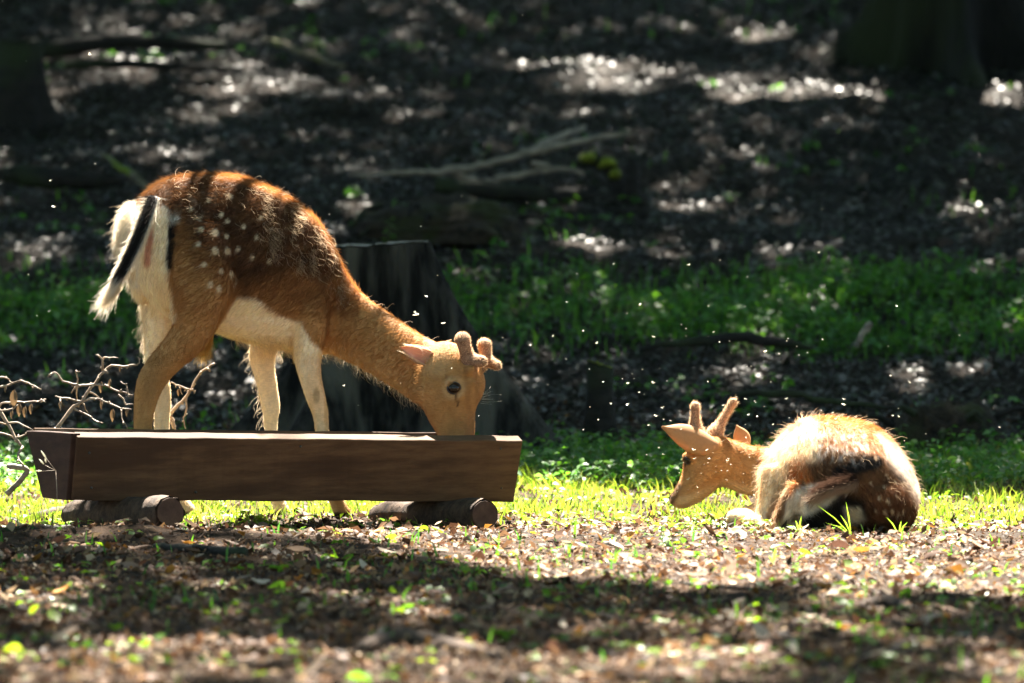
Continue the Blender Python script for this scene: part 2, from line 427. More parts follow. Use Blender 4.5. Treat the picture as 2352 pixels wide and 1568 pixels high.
def d_mid0(x, y): return (1 - d_soil(x, y)) * sstep(2.6, 3.2, y) * (1 - sstep(6.0, 6.8, y))
def d_soil(x, y): return sstep(3.2, 3.6, y) * (1 - sstep(5.1, 5.6, y)) * np.clip(1 - .35 * sgn(x, y, 2.3, 10, .1), 0, 1)
V, F, C = join([
    grass(70000, (-1.75, 1.75), (-.4, 3.8), (.012, .046), .0022, d_lit, [(.12, .20, .03), (.20, .28, .045), (.28, .34, .06), (.36, .34, .12)], .9),
    grass(50000, (-1.75, 1.75), (2.8, 7.0), (.03, .06), .003, lambda x, y: np.clip(d_mid(x, y) + .4 * d_mid0(x, y), 0, 1)),
    grass(2200, (-1.6, 1.6), (-6.5, 0), (.015, .045), .003, d_near),
    grass(2500, (-1.75, 1.75), (7, 13), (.02, .06), .004, lambda x, y: sgn(x, y, 1, 14, .2))])
tag(mesh_np('grass', V, F, M['green'], colors=C), 'short bright grass growing in the clearing behind the trough', 'grass', kind='stuff')

def cover(n, fx, fy, Lr, Hr, dens, pal=GREENS, k=5):
    """low leafy plants: a rosette of k leaves at several heights"""
    y = rng.uniform(*fy, n); x = rng.uniform(*fx, n) * (y + 20) / 20
    kp = rng.random(n) < dens(x, y); x, y = x[kp], y[kp]; n = len(x)
    H = rng.uniform(*Hr, n)
    x = np.repeat(x, k); y = np.repeat(y, k); H = np.repeat(H, k) * rng.uniform(.35, 1.1, n * k)
    L = rng.uniform(*Lr, n * k)
    a = rng.uniform(0, 6.28, n * k); r = L * .6
    pos = np.stack([x + np.cos(a) * r, y + np.sin(a) * r, hgt(x, y) + H], 1)
    V, F = leaf_batch(pos, L, L * .62, a, rng.normal(.15, .3, n * k), rng.normal(0, .3, n * k), .15, .12 * np.ones(n * k))
    return V, F, np.repeat(pick(pal, n * k, .3), 5, 0)
CG = [(.07, .20, .04), (.06, .16, .05), (.12, .27, .04), (.13, .24, .09)]
V, F, C = join([
    cover(5200, (-1.75, 1.75), (1.9, 3.9), (.018, .035), (.02, .09), lambda x, y: (.35 + .65 * sgn(x, y, 2, 15, -.2)) * (1 - d_soil(x, y)), CG),
    cover(7500, (-1.75, 1.75), (4.4, 7.4), (.02, .045), (.02, .09), lambda x, y: np.clip(d_mid(x, y) * 1.1, 0, 1), CG),
    cover(1500, (-1.75, 1.75), (-.1, 2.2), (.012, .03), (.006, .03), lambda x, y: .2 + .8 * sgn(x, y, 3, 25, 0), [(.14, .26, .03), (.24, .34, .04)], 4),
    cover(900, (-1.75, 1.75), (3.4, 4.8), (.02, .04), (.02, .06), lambda x, y: sgn(x, y, 2.5, 16, .1), CG),
    cover(1300, (-1.7, 1.7), (-5.5, .4), (.014, .034), (.004, .016), lambda x, y: sgn(x, y, 1.8, 17, .05) + .15, [(.12, .24, .03), (.2, .3, .03), (.07, .15, .03)], 3),
    cover(1000, (-1.75, 1.75), (7, 13), (.02, .05), (.01, .05), lambda x, y: sgn(x, y, .8, 18, .15), CG)])
tag(mesh_np('ground_cover', V, F, M['green'], colors=C), 'low green leafy ground cover of the shaded clearing', 'ground cover', kind='stuff')

# ------------------------------------------------------------------ deer: loft, merge, remesh
def ring(c, A, B, n=24, e=1.0):
    out = []
    for k in range(n):
        t = 2 * math.pi * k / n
        ct, st = math.cos(t), math.sin(t)
        out.append(c + A * math.copysign(abs(ct) ** e, ct) + B * math.copysign(abs(st) ** e, st))
    return out
def loft(mb, rings):
    n = len(rings[0]); vs = [v for r in rings for v in r]; fs = []
    for i in range(len(rings) - 1):
        for k in range(n): fs.append((i * n + k, i * n + (k + 1) % n, (i + 1) * n + (k + 1) % n, (i + 1) * n + k))
    c0 = len(vs); vs.append(np.mean(rings[0], 0)); vs.append(np.mean(rings[-1], 0))
    for k in range(n):
        fs.append((c0, (k + 1) % n, k)); fs.append((c0 + 1, (len(rings) - 1) * n + k, (len(rings) - 1) * n + (k + 1) % n))
    mb.add(vs, fs)
def interp_rows(rows, n=3):
    return refine([np.array(r, float) for r in rows], n)
def trunk_loft(mb, rows, e=.92):
    """rows: top px, top py, bottom px, bottom py, half width, depth Y, heading degrees"""
    rs = []
    for tx, ty, bx, by, wd, Y, th in interp_rows(rows):
        T, B_ = P(tx, ty, Y), P(bx, by, Y)
        lat = np.array([math.sin(R(th)), -math.cos(R(th)), 0]) * max(wd, .004)
        rs.append(ring((T + B_) / 2, (T - B_) / 2, lat, e=e))
    loft(mb, rs)
def leg_loft(mb, rows, th=25):
    """rows: centre px, py, in-plane radius px, lateral radius m, Y"""
    rows = interp_rows(rows)
    cs = [P(r[0], r[1], r[4]) for r in rows]; rs = []
    lat = np.array([math.sin(R(th)), -math.cos(R(th)), 0])
    for i, r in enumerate(rows):
        d = cs[min(i + 1, len(cs) - 1)] - cs[max(i - 1, 0)]; d /= np.linalg.norm(d)
        a = np.cross(d, lat); a /= np.linalg.norm(a)
        b = np.cross(a, d)
        rs.append(ring(cs[i], a * r[2] * MPP, b * r[3]))
    loft(mb, rs)
def merge(mb, name, parent, vox, smooth, mat):
    me = bpy.data.meshes.new('tmp'); me.from_pydata([tuple(map(float, v)) for v in mb.v], [], mb.f); me.update()
    o = bpy.data.objects.new('tmp', me); COL.objects.link(o)
    m = o.modifiers.new('r', 'REMESH'); m.mode = 'VOXEL'; m.voxel_size = vox
    s = o.modifiers.new('s', 'SMOOTH'); s.factor = .5; s.iterations = smooth
    dg = bpy.context.evaluated_depsgraph_get(); dg.update()
    me2 = bpy.data.meshes.new_from_object(o.evaluated_get(dg))
    bpy.data.objects.remove(o); bpy.data.meshes.remove(me)
    me2.name = name; me2.materials.clear(); me2.materials.append(mat)
    me2.polygons.foreach_set('use_smooth', [True] * len(me2.polygons))
    return link(name, me2, parent)
def mdata(me):
    n = len(me.vertices); co = np.empty(n * 3, np.float32); me.vertices.foreach_get('co', co)
    no = np.empty(n * 3, np.float32); me.vertices.foreach_get('normal', no)
    return co.reshape(-1, 3), no.reshape(-1, 3)
def mixc(c, col, m):
    m = np.clip(m, 0, 1)[:, None]; return c * (1 - m) + np.array(col) * m
def seg_dist(u, v, a, b):
    a = np.array(a, float); b = np.array(b, float); d = b - a
    t = np.clip(((u - a[0]) * d[0] + (v - a[1]) * d[1]) / (d @ d), 0, 1)
    return np.hypot(u - a[0] - t * d[0], v - a[1] - t * d[1])
def below(u, v, line, soft=12):
    """>0 under a polyline given as px points"""
    l = np.array(line, float); return sstep(-soft, soft, v - np.interp(u, l[:, 0], l[:, 1]))
def within(u, v, poly, soft=0, nz=0):
    poly = np.array(poly, float); ins = np.zeros(len(u), bool); j = len(poly) - 1
    for i in range(len(poly)):
        xi, yi = poly[i]; xj, yj = poly[j]
        ins ^= ((yi > v) != (yj > v)) & (u < (xj - xi) * (v - yi) / (yj - yi + 1e-9) + xi); j = i
    if not soft: return ins.astype(float)
    d = np.full(len(u), 1e9); j = len(poly) - 1
    for i in range(len(poly)):
        d = np.minimum(d, seg_dist(u, v, poly[j], poly[i])); j = i
    return sstep(-soft, soft, np.where(ins, d, -d))
TAN = (.44, .23, .085); CREAM = (.93, .79, .57); DARK = (.085, .043, .020); MID = (.23, .095, .03); RED = (.34, .14, .04); BLK = (.012, .009, .008); GREY = (.42, .33, .24); WHT = (.85, .78, .66)
def fur(name, body, cfun, n, lenfun, flow, rad=.00022, parent=None, curl=None, seed=1, pts=5, keep=None, lift=.35, clump=None):
    """hair curves rooted on the body mesh; one colour per strand"""
    me = body.data; me.calc_loop_triangles()
    r = np.random.default_rng(seed)
    co, no = mdata(me)
    T = np.empty(len(me.loop_triangles) * 3, np.int32); me.loop_triangles.foreach_get('vertices', T); T = T.reshape(-1, 3)
    a, b, c = co[T[:, 0]], co[T[:, 1]], co[T[:, 2]]
    ar = np.linalg.norm(np.cross(b - a, c - a), axis=1)
    if keep is not None:
        ctr = (a + b + c) / 3; u, v = PX(ctr); ar = ar * keep(u, v, ctr, no[T[:, 0]])
    i = r.choice(len(T), n, p=ar / ar.sum())
    w1, w2 = r.random(n), r.random(n); f = w1 + w2 > 1; w1[f] = 1 - w1[f]; w2[f] = 1 - w2[f]
    p = a[i] + (b - a)[i] * w1[:, None] + (c - a)[i] * w2[:, None]
    nn = no[T[i]].mean(1); nn /= np.linalg.norm(nn, axis=1)[:, None] + 1e-9
    u, v = PX(p)
    fl = flow(u, v, p, nn); fl = fl - nn * (fl * nn).sum(1)[:, None]; fl /= np.linalg.norm(fl, axis=1)[:, None] + 1e-9
    fl = fl + r.normal(0, .22, (n, 3)); ln = lenfun(u, v, p, r)
    col = cfun(u, v, p, nn, r)
    k = np.linspace(0, 1, pts)
    cv = np.zeros(n) if curl is None else curl(u, v, p, r)
    side = np.cross(nn, fl); ph = r.uniform(0, 6.28, n); fr = r.uniform(3, 7, n)
    Pn = np.empty((n, pts, 3))
    for j, t in enumerate(k):
        q = p + (nn * (lift * t * (1 - .35 * t))[..., None] + fl * t) * ln[:, None] if np.ndim(lift) else p + (nn * lift * t * (1 - .35 * t) + fl * t) * ln[:, None]
        q = q + (side * np.sin(ph + fr * t)[:, None] + nn * np.cos(ph + fr * t)[:, None] * .6 - side * np.sin(ph)[:, None] - nn * np.cos(ph)[:, None] * .6) * (cv * ln * .3)[:, None] * min(1, t * 2)
        Pn[:, j] = q
    hc = bpy.data.hair_curves.new(name)
    hc.add_curves([pts] * n)
    hc.position_data.foreach_set('vector', Pn.astype(np.float32).ravel())
    ra = hc.attributes.get('radius') or hc.attributes.new('radius', 'FLOAT', 'POINT')
    rr = np.broadcast_to(rad * (1 - .75 * k), (n, pts)).astype(np.float32)
    ra.data.foreach_set('value', np.ascontiguousarray(rr).ravel())
    ca = hc.attributes.new('col', 'FLOAT_COLOR', 'CURVE')
    ca.data.foreach_set('color', np.hstack([np.clip(col, 0, 1), np.ones((n, 1))]).astype(np.float32).ravel())
    hc.materials.append(M['hair'])
    return link(name, hc, parent)

# ---- standing buck
D1 = empty('deer', P(520, 1195, .45))
tag(D1, 'young spotted fallow buck standing behind the wooden trough with its head down in it', 'deer', 'fallow deer bucks')
mb = MB()
trunk_loft(mb, [
    (322, 480, 326, 590, .035, .31, 25), (330, 455, 338, 660, .085, .34, 25), (362, 422, 372, 710, .115, .37, 25),
    (412, 404, 425, 735, .13, .40, 25), (480, 399, 490, 762, .142, .44, 25), (548, 405, 552, 782, .150, .48, 25),
    (612, 428, 615, 797, .148, .52, 25), (680, 467, 682, 808, .135, .555, 25), (732, 515, 728, 813, .115, .58, 22),
    (770, 585, 757, 812, .095, .575, 15), (803, 643, 792, 825, .080, .55, 5), (850, 690, 835, 846, .068, .51, -5),
    (905, 727, 872, 868, .060, .46, -10), (958, 764, 912, 893, .056, .41, -14), (1000, 784, 942, 912, .052, .37, -15), (1030, 800, 975, 915, .045, .35, -15)])
# head
trunk_loft(mb, [
    (985, 790, 932, 880, .030, .37, -15), (1030, 783, 940, 905, .052, .34, -16), (1085, 808, 950, 922, .062, .32, -17), (1106, 848, 968, 930, .062, .31, -18),
    (1114, 882, 977, 948, .056, .30, -18), (1106, 912, 988, 971, .045, .295, -18), (1092, 940, 1002, 994, .037, .29, -18),
    (1090, 990, 1014, 1022, .033, .29, -18), (1086, 1040, 1022, 1050, .033, .29, -18), (1076, 1062, 1034, 1064, .022, .29, -18)], e=.95)
# brow and snout ridges, cheek
for (x, y, r_, Y) in ((1046, 868, 17, .278), (1030, 880, 12, .255), (1056, 910, 11, .258), (1098, 866, 15, .33), (990, 905, 30, .30), (1080, 850, 15, .27), (1084, 880, 11, .268)):
    c = P(x, y, Y); rs = []
    for k in range(1, 8):
        t = math.pi * k / 8; rs.append(ring(c + np.array([0, 0, 1]) * math.cos(t) * r_ * MPP, np.array([1, 0, 0]) * math.sin(t) * r_ * MPP, np.array([0, 1, 0]) * math.sin(t) * r_ * MPP, 12))
    loft(mb, rs)
for (x, y, rx, ry, Y) in ((314, 552, 46, 92, .46), (332, 620, 36, 80, .48)):
    c = P(x, y, Y); rs = []
    for k in range(1, 10):
        t = math.pi * k / 10; rs.append(ring(c + np.array([0, 0, 1]) * math.cos(t) * ry * MPP, np.array([1, 0, 0]) * math.sin(t) * rx * MPP, np.array([0, 1, 0]) * math.sin(t) * .07, 18))
    loft(mb, rs)
# near hind leg
leg_loft(mb, [(470, 520, 60, .05, .33), (468, 590, 72, .065, .30), (462, 660, 75, .072, .285), (452, 715, 60, .066, .28), (438, 765, 47, .050, .28), (404, 806, 39, .040, .28),
              (370, 842, 36, .032, .28), (349, 873, 35, .027, .28), (338, 905, 31, .024, .28), (330, 950, 25, .021, .28), (328, 990, 22, .019, .28), (330, 1080, 19, .017, .28), (334, 1135, 21, .019, .28), (342, 1165, 22, .02, .28), (352, 1192, 27, .026, .28)])
# far hind leg
leg_loft(mb, [(395, 540, 50, .05, .50), (385, 620, 60, .062, .50), (375, 690, 52, .058, .51), (370, 750, 42, .046, .52), (362, 800, 32, .034, .53), (360, 840, 27, .026, .53),
              (370, 880, 22, .02, .53), (374, 920, 20, .02, .53), (372, 985, 19, .018, .53), (385, 1080, 16, .016, .53), (400, 1135, 18, .018, .53), (420, 1160, 20, .02, .53), (432, 1178, 22, .022, .53)])
# near fore leg
leg_loft(mb, [(712, 600, 50, .035, .50), (710, 690, 52, .05, .475), (710, 760, 42, .046, .47), (706, 820, 32, .036, .47), (714, 870, 26, .029, .47), (726, 915, 23, .024, .475),
              (736, 950, 19, .022, .48), (740, 990, 16.5, .018, .48), (752, 1070, 14, .015, .48), (764, 1125, 17, .017, .48), (776, 1158, 18, .018, .48), (790, 1185, 22, .022, .48)])
# far fore leg
leg_loft(mb, [(640, 700, 45, .04, .66), (618, 760, 40, .04, .68), (602, 820, 30, .034, .69), (611, 870, 25, .027, .69), (618, 910, 23.5, .024, .69), (622, 935, 22, .024, .69), (622, 960, 17, .02, .69),
              (622, 990, 15.5, .017, .69), (626, 1070, 13, .015, .69), (632, 1125, 16, .017, .69), (640, 1155, 17, .018, .69), (650, 1180, 20, .02, .69)])
body1 = merge(mb, 'body', D1, .0065, 6, M['coat'])
SP1 = [(495, 534, 9), (463, 527, 7), (523, 507, 6), (509, 493, 6), (521, 542, 6), (495, 576, 9), (523, 576, 8), (547, 573, 6), (456, 560, 7), (469, 607, 7), (509, 622, 7), (532, 628, 6), (484, 653, 8), (504, 664, 8), (540, 650, 6), (460, 502, 6), (560, 520, 6), (590, 545, 6), (580, 590, 6), (620, 600, 6), (440, 480, 6), (600, 500, 6), (480, 460, 6), (530, 450, 6)]
def coat1(u, v, p, nn, r=None):
    n = len(u)
    nz = fbm(u / 22, v / 22, p[:, 1] * 12, 5, 3); nf = noise(u / 5, v / 9, p[:, 1] * 30, 8)
    c = np.tile(np.array(TAN), (n, 1)) * (1 + .12 * nz[:, None])
    un, vn = u + nz * 16, v + nz * 16
    back = (1 - below(un, vn, [(380, 520), (420, 560), (450, 620), (500, 650), (560, 690), (620, 690), (700, 700), (740, 730), (800, 720)], 40)) * (u < 830)
    c = mixc(c, MID, back * .85)
    dk = (1 - below(un, vn, [(380, 470), (420, 500), (450, 560), (500, 590), (560, 660), (620, 640), (680, 610), (740, 650), (790, 620)], 28)) * (u < 815)
    c = mixc(c, (.07, .028, .011), dk * (.85 + .3 * nz))
    # grey woolly remnants of the winter coat
    wool = within(un, vn, [(560, 420), (640, 440), (700, 500), (770, 600), (812, 710), (760, 690), (700, 640), (640, 600), (590, 540)], 25)
    c = mixc(c, GREY, wool * np.clip(-.2 + nf * .5, 0, .25))
    c = mixc(c, GREY, within(un, vn, [(390, 440), (450, 420), (500, 440), (470, 500), (400, 500)], 20) * np.clip(-.1 + nf * .6, 0, .4))
    # red line of the spine, down the neck
    top = np.interp(u, [300, 362, 412, 480, 548, 612, 680, 732, 770, 803, 850, 905, 958, 1000], [500, 422, 404, 399, 405, 428, 467, 515, 585, 643, 690, 727, 764, 784])
    c = mixc(c, RED, (1 - sstep(6, 20, v - top)) * (u < 830) * (.4 + .45 * sstep(460, 560, u))); c = mixc(c, DARK, (1 - sstep(4, 22, v - top)) * (u < 500) * np.clip(.4 + nf, 0, 1) * .8)
    c = mixc(c, MID, (1 - sstep(10, 55, v - top)) * (u > 800) * (u < 985) * .55)
    # spots
    hind = (v < 700) & (u < 660)
    for (x, y, s) in SP1:
        c = mixc(c, (.78, .62, .42), (1 - sstep(s * .62, s * 1.28, np.hypot((u - x) * 1.15, v - y))) * hind * .9)
    # belly, groin
    bel = below(u, v, [(480, 790), (520, 720), (545, 682), (590, 686), (640, 722), (690, 745), (720, 790), (760, 815)], 7) * (u > 470) * (u < 765)
    leg_near = below(u, v, [(380, 900), (400, 870), (470, 785), (540, 690), (545, 660)], 4)  # right of the thigh line
    thigh = 1 - sstep(-6, 6, (u - np.interp(v, [680, 790, 880], [545, 478, 400])))
    bel = bel * (1 - thigh * (u < 560))
    c = mixc(c, CREAM, bel)
    legs = sstep(790, 860, v) * (u < 800)
    c = mixc(c, (.72, .50, .27), legs * .8 * (u > 470)); c = mixc(c, (.40, .22, .08), legs * .6 * (u < 470) * (p[:, 1] < .4))
    farleg = within(u, v, [(560, 790), (650, 790), (660, 1240), (560, 1240)], 6)
    c = mixc(c, (.88, .70, .46), farleg)
    c = mixc(c, (.86, .68, .44), within(u, v, [(668, 740), (694, 740), (712, 1000), (660, 1000)], 7))
    c = mixc(c, (.86, .66, .42), (p[:, 1] > .44) * sstep(780, 810, v) * (u > 325) * (u < 450))
    c = mixc(c, (.24, .13, .05), within(u, v, [(322, 850), (372, 800), (385, 820), (352, 900), (330, 930)], 16) * .5)
    c = mixc(c, (.3, .2, .09), (1 - sstep(8, 15, np.hypot((u - 727) * 1.5, (v - 908) * .6))) * .6)
    # rump: white shield, pink middle, black edging
    sh = within(u, v, [(338, 470), (384, 480), (392, 560), (388, 640), (398, 680), (402, 720), (398, 775), (342, 835), (330, 850), (250, 860), (262, 460)], 7)
    c = mixc(c, CREAM, sh * ((v < 740) | (p[:, 1] > .40)))
    fl = within(u, v, [(250, 430), (330, 470), (320, 640), (330, 760), (348, 850), (300, 850), (240, 600)], 6)
    c = mixc(c, WHT, fl * (v < 660) * .8)
    c = mixc(c, (.62, .30, .20), (1 - sstep(4, 11, seg_dist(u, v, (346, 530), (338, 600)))) * .8)
    c = mixc(c, BLK, 1 - sstep(5, 11, seg_dist(u + nf * 3, v, (398, 500), (389, 608))))
    c = mixc(c, WHT, (1 - sstep(6, 20, seg_dist(u, v, (362, 480), (400, 500)))) * np.clip(.55 + nf * .7, 0, 1))  # whitish sheen on the hair, painted into the coat
    # head and neck
    und = below(u, v, [(740, 790), (800, 800), (870, 835), (930, 880), (1000, 1010)], 22) * (u > 745)
    c = mixc(c, (.58, .37, .17), und * .7)
    hd = (u > 975) & (v < 900)
    c = mixc(c, (.58, .38, .19), (1 - sstep(20, 50, np.hypot(u - 1000, v - 825))) * .6)
    c = mixc(c, (.24, .11, .04), (1 - sstep(3, 10, seg_dist(u, v, (1070, 845), (1076, 935)))) * .55)  # dark bands painted as shade in the vertical brow folds
    c = mixc(c, (.26, .13, .05), (1 - sstep(3, 9, seg_dist(u, v, (1093, 850), (1098, 930)))) * .5)
    c = mixc(c, (.27, .14, .06), (1 - sstep(8, 22, seg_dist(u, v, (1085, 960), (1080, 1000)))) * .6)
    c = mixc(c, (.25, .13, .06), (1 - sstep(2, 6, seg_dist(u, v, (1026, 868), (1056, 866)))) * .6)  # crease shade above the upper lid, painted in
    er = np.hypot((u - 1043), (v - 891) * 1.05)
    c = mixc(c, (.66, .46, .24), (1 - sstep(20, 34, er)) * .5)
    c = mixc(c, (.15, .08, .03), (1 - sstep(14, 19, er)) * .9)
    c = mixc(c, (.10, .05, .025), 1 - sstep(1.5, 4, seg_dist(u, v, (1048, 905), (1051, 930))))
    c = mixc(c, (.28, .15, .06), within(u, v, [(1040, 965), (1092, 960), (1092, 1000), (1020, 1000)], 14) * .5)
    c = mixc(c, (.40, .2, .07), within(u, v, [(1058, 850), (1100, 850), (1095, 960), (1072, 960)], 12) * .4)
    c = mixc(c, BLK, sstep(1172, 1180, v))
    hdm = (u > 975)
    c[hdm] = c[hdm] * np.array([.84, .78, .72])
    c *= (1 + .10 * nf[:, None])
    if r is not None: c *= np.where(hdm[:, None], r.uniform(.92, 1.08, (n, 1)), r.uniform(.72, 1.28, (n, 1)))
    return np.clip(c, 0, 1)
co, no = mdata(body1.data); u_, v_ = PX(co)
set_col(body1.data, coat1(u_, v_, co, no))
def flow1(u, v, p, nn):
    f = np.tile(np.array([-.85, -.1, -.55]), (len(u), 1))
    lg = sstep(720, 850, v) * (u < 800); f = f * (1 - lg[:, None]) + np.array([-.1, 0, -1.0]) * lg[:, None]
    hd = sstep(930, 1010, u)[:, None]; f = f * (1 - hd) + np.array([-.5, 0, .8]) * hd
    rp = (u < 400)[:, None] & (v < 800)[:, None]; f = np.where(rp, np.array([-.25, -.2, -1.0]), f)
    return f
def len1(u, v, p, r):
    l = .009 + .008 * (v < 720) * (u < 830)
    l = np.where((u > 975), .0028, l); l = np.where((v > 830) & (u < 800), .0045, l)
    l = np.where((u < 300) & (v < 700), .022, l)
    return l * r.uniform(.6, 1.4, len(u))
fur('fur', body1, coat1, 150000, len1, flow1, .00030, D1, seed=2, pts=4, lift=.45)
# shedding winter wool: long curly strands over shoulder and back
def wool_keep(u, v, p, n):
    k = within(u, v, [(575, 425), (640, 440), (700, 490), (760, 570), (812, 690), (806, 716), (770, 690), (735, 640), (690, 620), (640, 600), (600, 560), (585, 500)], 8)
    k = k * (.03 + .8 * sstep(.0, .4, fbm(u / 16, v / 60, 0, 77, 2)) ** 1.5) * (.45 + .9 * below(u, v, [(560, 500), (640, 560), (720, 610), (820, 690)], 40))
    k = np.maximum(k, .015 * within(u, v, [(380, 430), (470, 405), (560, 420), (560, 520), (460, 500), (400, 490)], 8))
    return k + 1e-6
def wool_col(u, v, p, nn, r):
    c = np.tile(np.array((.78, .58, .38)), (len(u), 1)) * r.uniform(.35, 1.1, (len(u), 1)); return c
fur('winter_wool', body1, wool_col, 2100, lambda u, v, p, r: r.uniform(.014, .034, len(u)), lambda u, v, p, n: np.tile(np.array([.15, -.1, -1.0]), (len(u), 1)), .00042, D1, seed=4, pts=8, keep=wool_keep, curl=lambda u, v, p, r: r.uniform(.3, 1.1, len(u)), lift=.35)
# curly fringe under throat, brisket, behind the legs
def fr_keep(u, v, p, n):
    dn = n[:, 2] < -.35
    k = ((u > 742) & (u < 960) & (v > 780) & (v < 930) & dn).astype(float) * .6
    k = np.maximum(k, ((u > 530) & (u < 742) & (v > 770) & (v < 840) & (n[:, 2] < -.3)) * .9)
    k = np.maximum(k, ((u > 560) & (u < 625) & (v > 800) & (v < 985) & (n[:, 0] < -.6)) * .45)
    k = np.maximum(k, ((u > 310) & (u < 345) & (v > 690) & (v < 800) & (n[:, 0] < -.6)) * .8)
    k = np.maximum(k, ((u > 255) & (u < 310) & (v > 440) & (v < 640) & (n[:, 0] < -.4)) * 1.2)
    k = np.maximum(k, ((u > 375) & (u < 1000) & (v < 780) & (n[:, 2] > .75) & (v < np.interp(u, [375, 480, 680, 800, 1000], [440, 430, 500, 660, 800]))) * .05)
    return k + 1e-7
fur('fringe_hair', body1, lambda u, v, p, nn, r: np.tile(np.array((.72, .58, .42)), (len(u), 1)) * r.uniform(.6, 1.15, (len(u), 1)), 2600, lambda u, v, p, r: r.uniform(.010, .034, len(u)), lambda u, v, p, n: np.stack([.3 - .6 * (u < 330), 0 * u, -1 + 0 * u], 1), .00028, D1, seed=6, pts=8, keep=fr_keep, curl=lambda u, v, p, r: r.uniform(.2, 1.3, len(u)) * (u > 330), lift=.9)
# tuft under the belly
def strands(name, roots, tips, n, spread, rad, col, parent, seed=0, bend=.2, pts=6):
    r = np.random.default_rng(seed); a = np.array(roots); b = np.array(tips)
    i = r.uniform(0, 1, (n, 1)); j = np.clip(i + r.normal(0, .1, (n, 1)), 0, 1)
    A = a[0] * (1 - i) + a[1] * i + r.normal(0, spread * .4, (n, 3)); B = b[0] * (1 - j) + b[1] * j + r.normal(0, spread, (n, 3))
    L = np.linalg.norm(B - A, axis=1)[:, None]; dv = r.normal(0, 1, (n, 3)) * L * bend
    sh = r.uniform(.55, 1, (n, 1))
    Pn = np.stack([A + (B - A) * t * sh + dv * t * t for t in np.linspace(0, 1, pts)], 1)
    hc = bpy.data.hair_curves.new(name); hc.add_curves([pts] * n)
    hc.position_data.foreach_set('vector', Pn.astype(np.float32).ravel())
    ra = hc.attributes.get('radius') or hc.attributes.new('radius', 'FLOAT', 'POINT')
    ra.data.foreach_set('value', np.tile(rad * (1 - .7 * np.linspace(0, 1, pts)), n).astype(np.float32))
    ca = hc.attributes.new('col', 'FLOAT_COLOR', 'CURVE'); c = np.array(col) * r.uniform(.7, 1.2, (n, 1))
    ca.data.foreach_set('color', np.hstack([np.clip(c, 0, 1), np.ones((n, 1))]).astype(np.float32).ravel())
    hc.materials.append(M['hair']); return link(name, hc, parent)
strands('belly_tuft', [P(455, 772, .46), P(490, 765, .48)], [P(455, 835, .46), P(478, 830, .48)], 500, .006, .0003, (.62, .40, .14), D1, 3, .12)
# tail: tapering mesh with black upper side and white fringe
tm = MB(); T_ = refine([P(352, 455, .30), P(336, 500, .25), P(312, 560, .22), (P(285, 615, .21)), P(262, 655, .21), P(245, 690, .21)], 4)
tm.tube(T_, list(np.interp(np.linspace(0, 1, len(T_)), [0, .15, .6, .85, 1], [.018, .020, .019, .012, .004])), 12, flat=.6)
tail = tm.build('tail', M['coat'], D1)
def tail_col(u, v, p, nn, r=None):
    e = (u - np.interp(v, [455, 500, 560, 615, 655, 690], [352, 336, 312, 285, 262, 245]))
    c = mixc(np.tile(np.array(BLK), (len(u), 1)), WHT, np.maximum(sstep(10, 15, np.abs(e)), sstep(628, 655, v)))
    return c
co, no = mdata(tail.data); u_, v_ = PX(co); set_col(tail.data, tail_col(u_, v_, co, no))
fur('tail_hair', tail, tail_col, 5000, lambda u, v, p, r: r.uniform(.012, .03, len(u)) * (1 + .9 * (v > 640)), lambda u, v, p, n: np.tile(np.array([-.5, -.05, -.75]), (len(u), 1)), .00035, D1, seed=8, pts=5, lift=.25)
strands('tail_tip', [P(252, 668, .21), P(280, 660, .21)], [P(222, 712, .20), P(240, 712, .20)], 350, .007, .0003, (.8, .7, .52), D1, 5, .12)

def bvh(o):
    me = o.data; return BVHTree.FromPolygons([v.co[:] for v in me.vertices], [p.vertices[:] for p in me.polygons])
def hit(b, px, py):
    d = P(px, py, 0) - CAM; d /= np.linalg.norm(d)
    r = b.ray_cast(Vector(CAM), Vector(d)); return np.array(r[0]) if r[0] else None, np.array(r[1]) if r[0] else None
def ellipsoid(name, c, ax, mat, parent, n=16, m=10):
    mb_ = MB(); rs = []
    for k in range(1, m):
        t = math.pi * k / m; rs.append(ring(c + ax[2] * math.cos(t), ax[0] * math.sin(t), ax[1] * math.sin(t), n))
    loft(mb_, rs); return mb_.build(name, mat, parent)
def eye(px, py, body, parent, rx, rz, inset=.55):
    h, n = hit(bvh(body), px, py); n = n / np.linalg.norm(n)
    a = np.cross(n, [0, 0, 1]); a /= np.linalg.norm(a); b = np.cross(a, n)
    dpt = max(rx, rz)
    ellipsoid('eye', h - n * dpt * inset, [a * rx, b * rz, n * dpt], M['eye'], parent)
    # lid: a thin ring round the eye
    q = MB(); q.tube([h + (a * math.cos(t) * rx * 1.0 + b * math.sin(t) * rz * 1.0) - n * .001 for t in np.linspace(0, 2 * math.pi, 25)], .0022, 6, cap=False); q.build('eyelid', M['eyelid'], parent)
eye(1043, 891, body1, D1, .0185, .0160, .45)
def antler(rows_list, parent, fz=1200, name='antler', seed=0):
    m = MB()
    for rows in rows_list:
        rr = refine([np.array(r, float) for r in rows], 4)
        pts = [P(r[0], r[1], r[2]) for r in rr]
        # round tip
        m.tube(pts, [r[3] * MPP * (1.12 if seed < 3 else 1.1) for r in rr], 14, rough=.05, seed=seed)
    o = merge(m, name, parent, .0035, 8, M['velvet'])
    fur('velvet_hair', o, lambda u, v, p, nn, r: np.tile(np.array((.82, .56, .34)), (len(u), 1)) * r.uniform(.7, 1.2, (len(u), 1)), int(fz * 1.6), lambda u, v, p, r: r.uniform(.002, .006 if seed < 3 else .0085, len(u)), lambda u, v, p, n: n + .01, .00018, parent, seed=seed + 30, pts=3, lift=1.0)
    return o
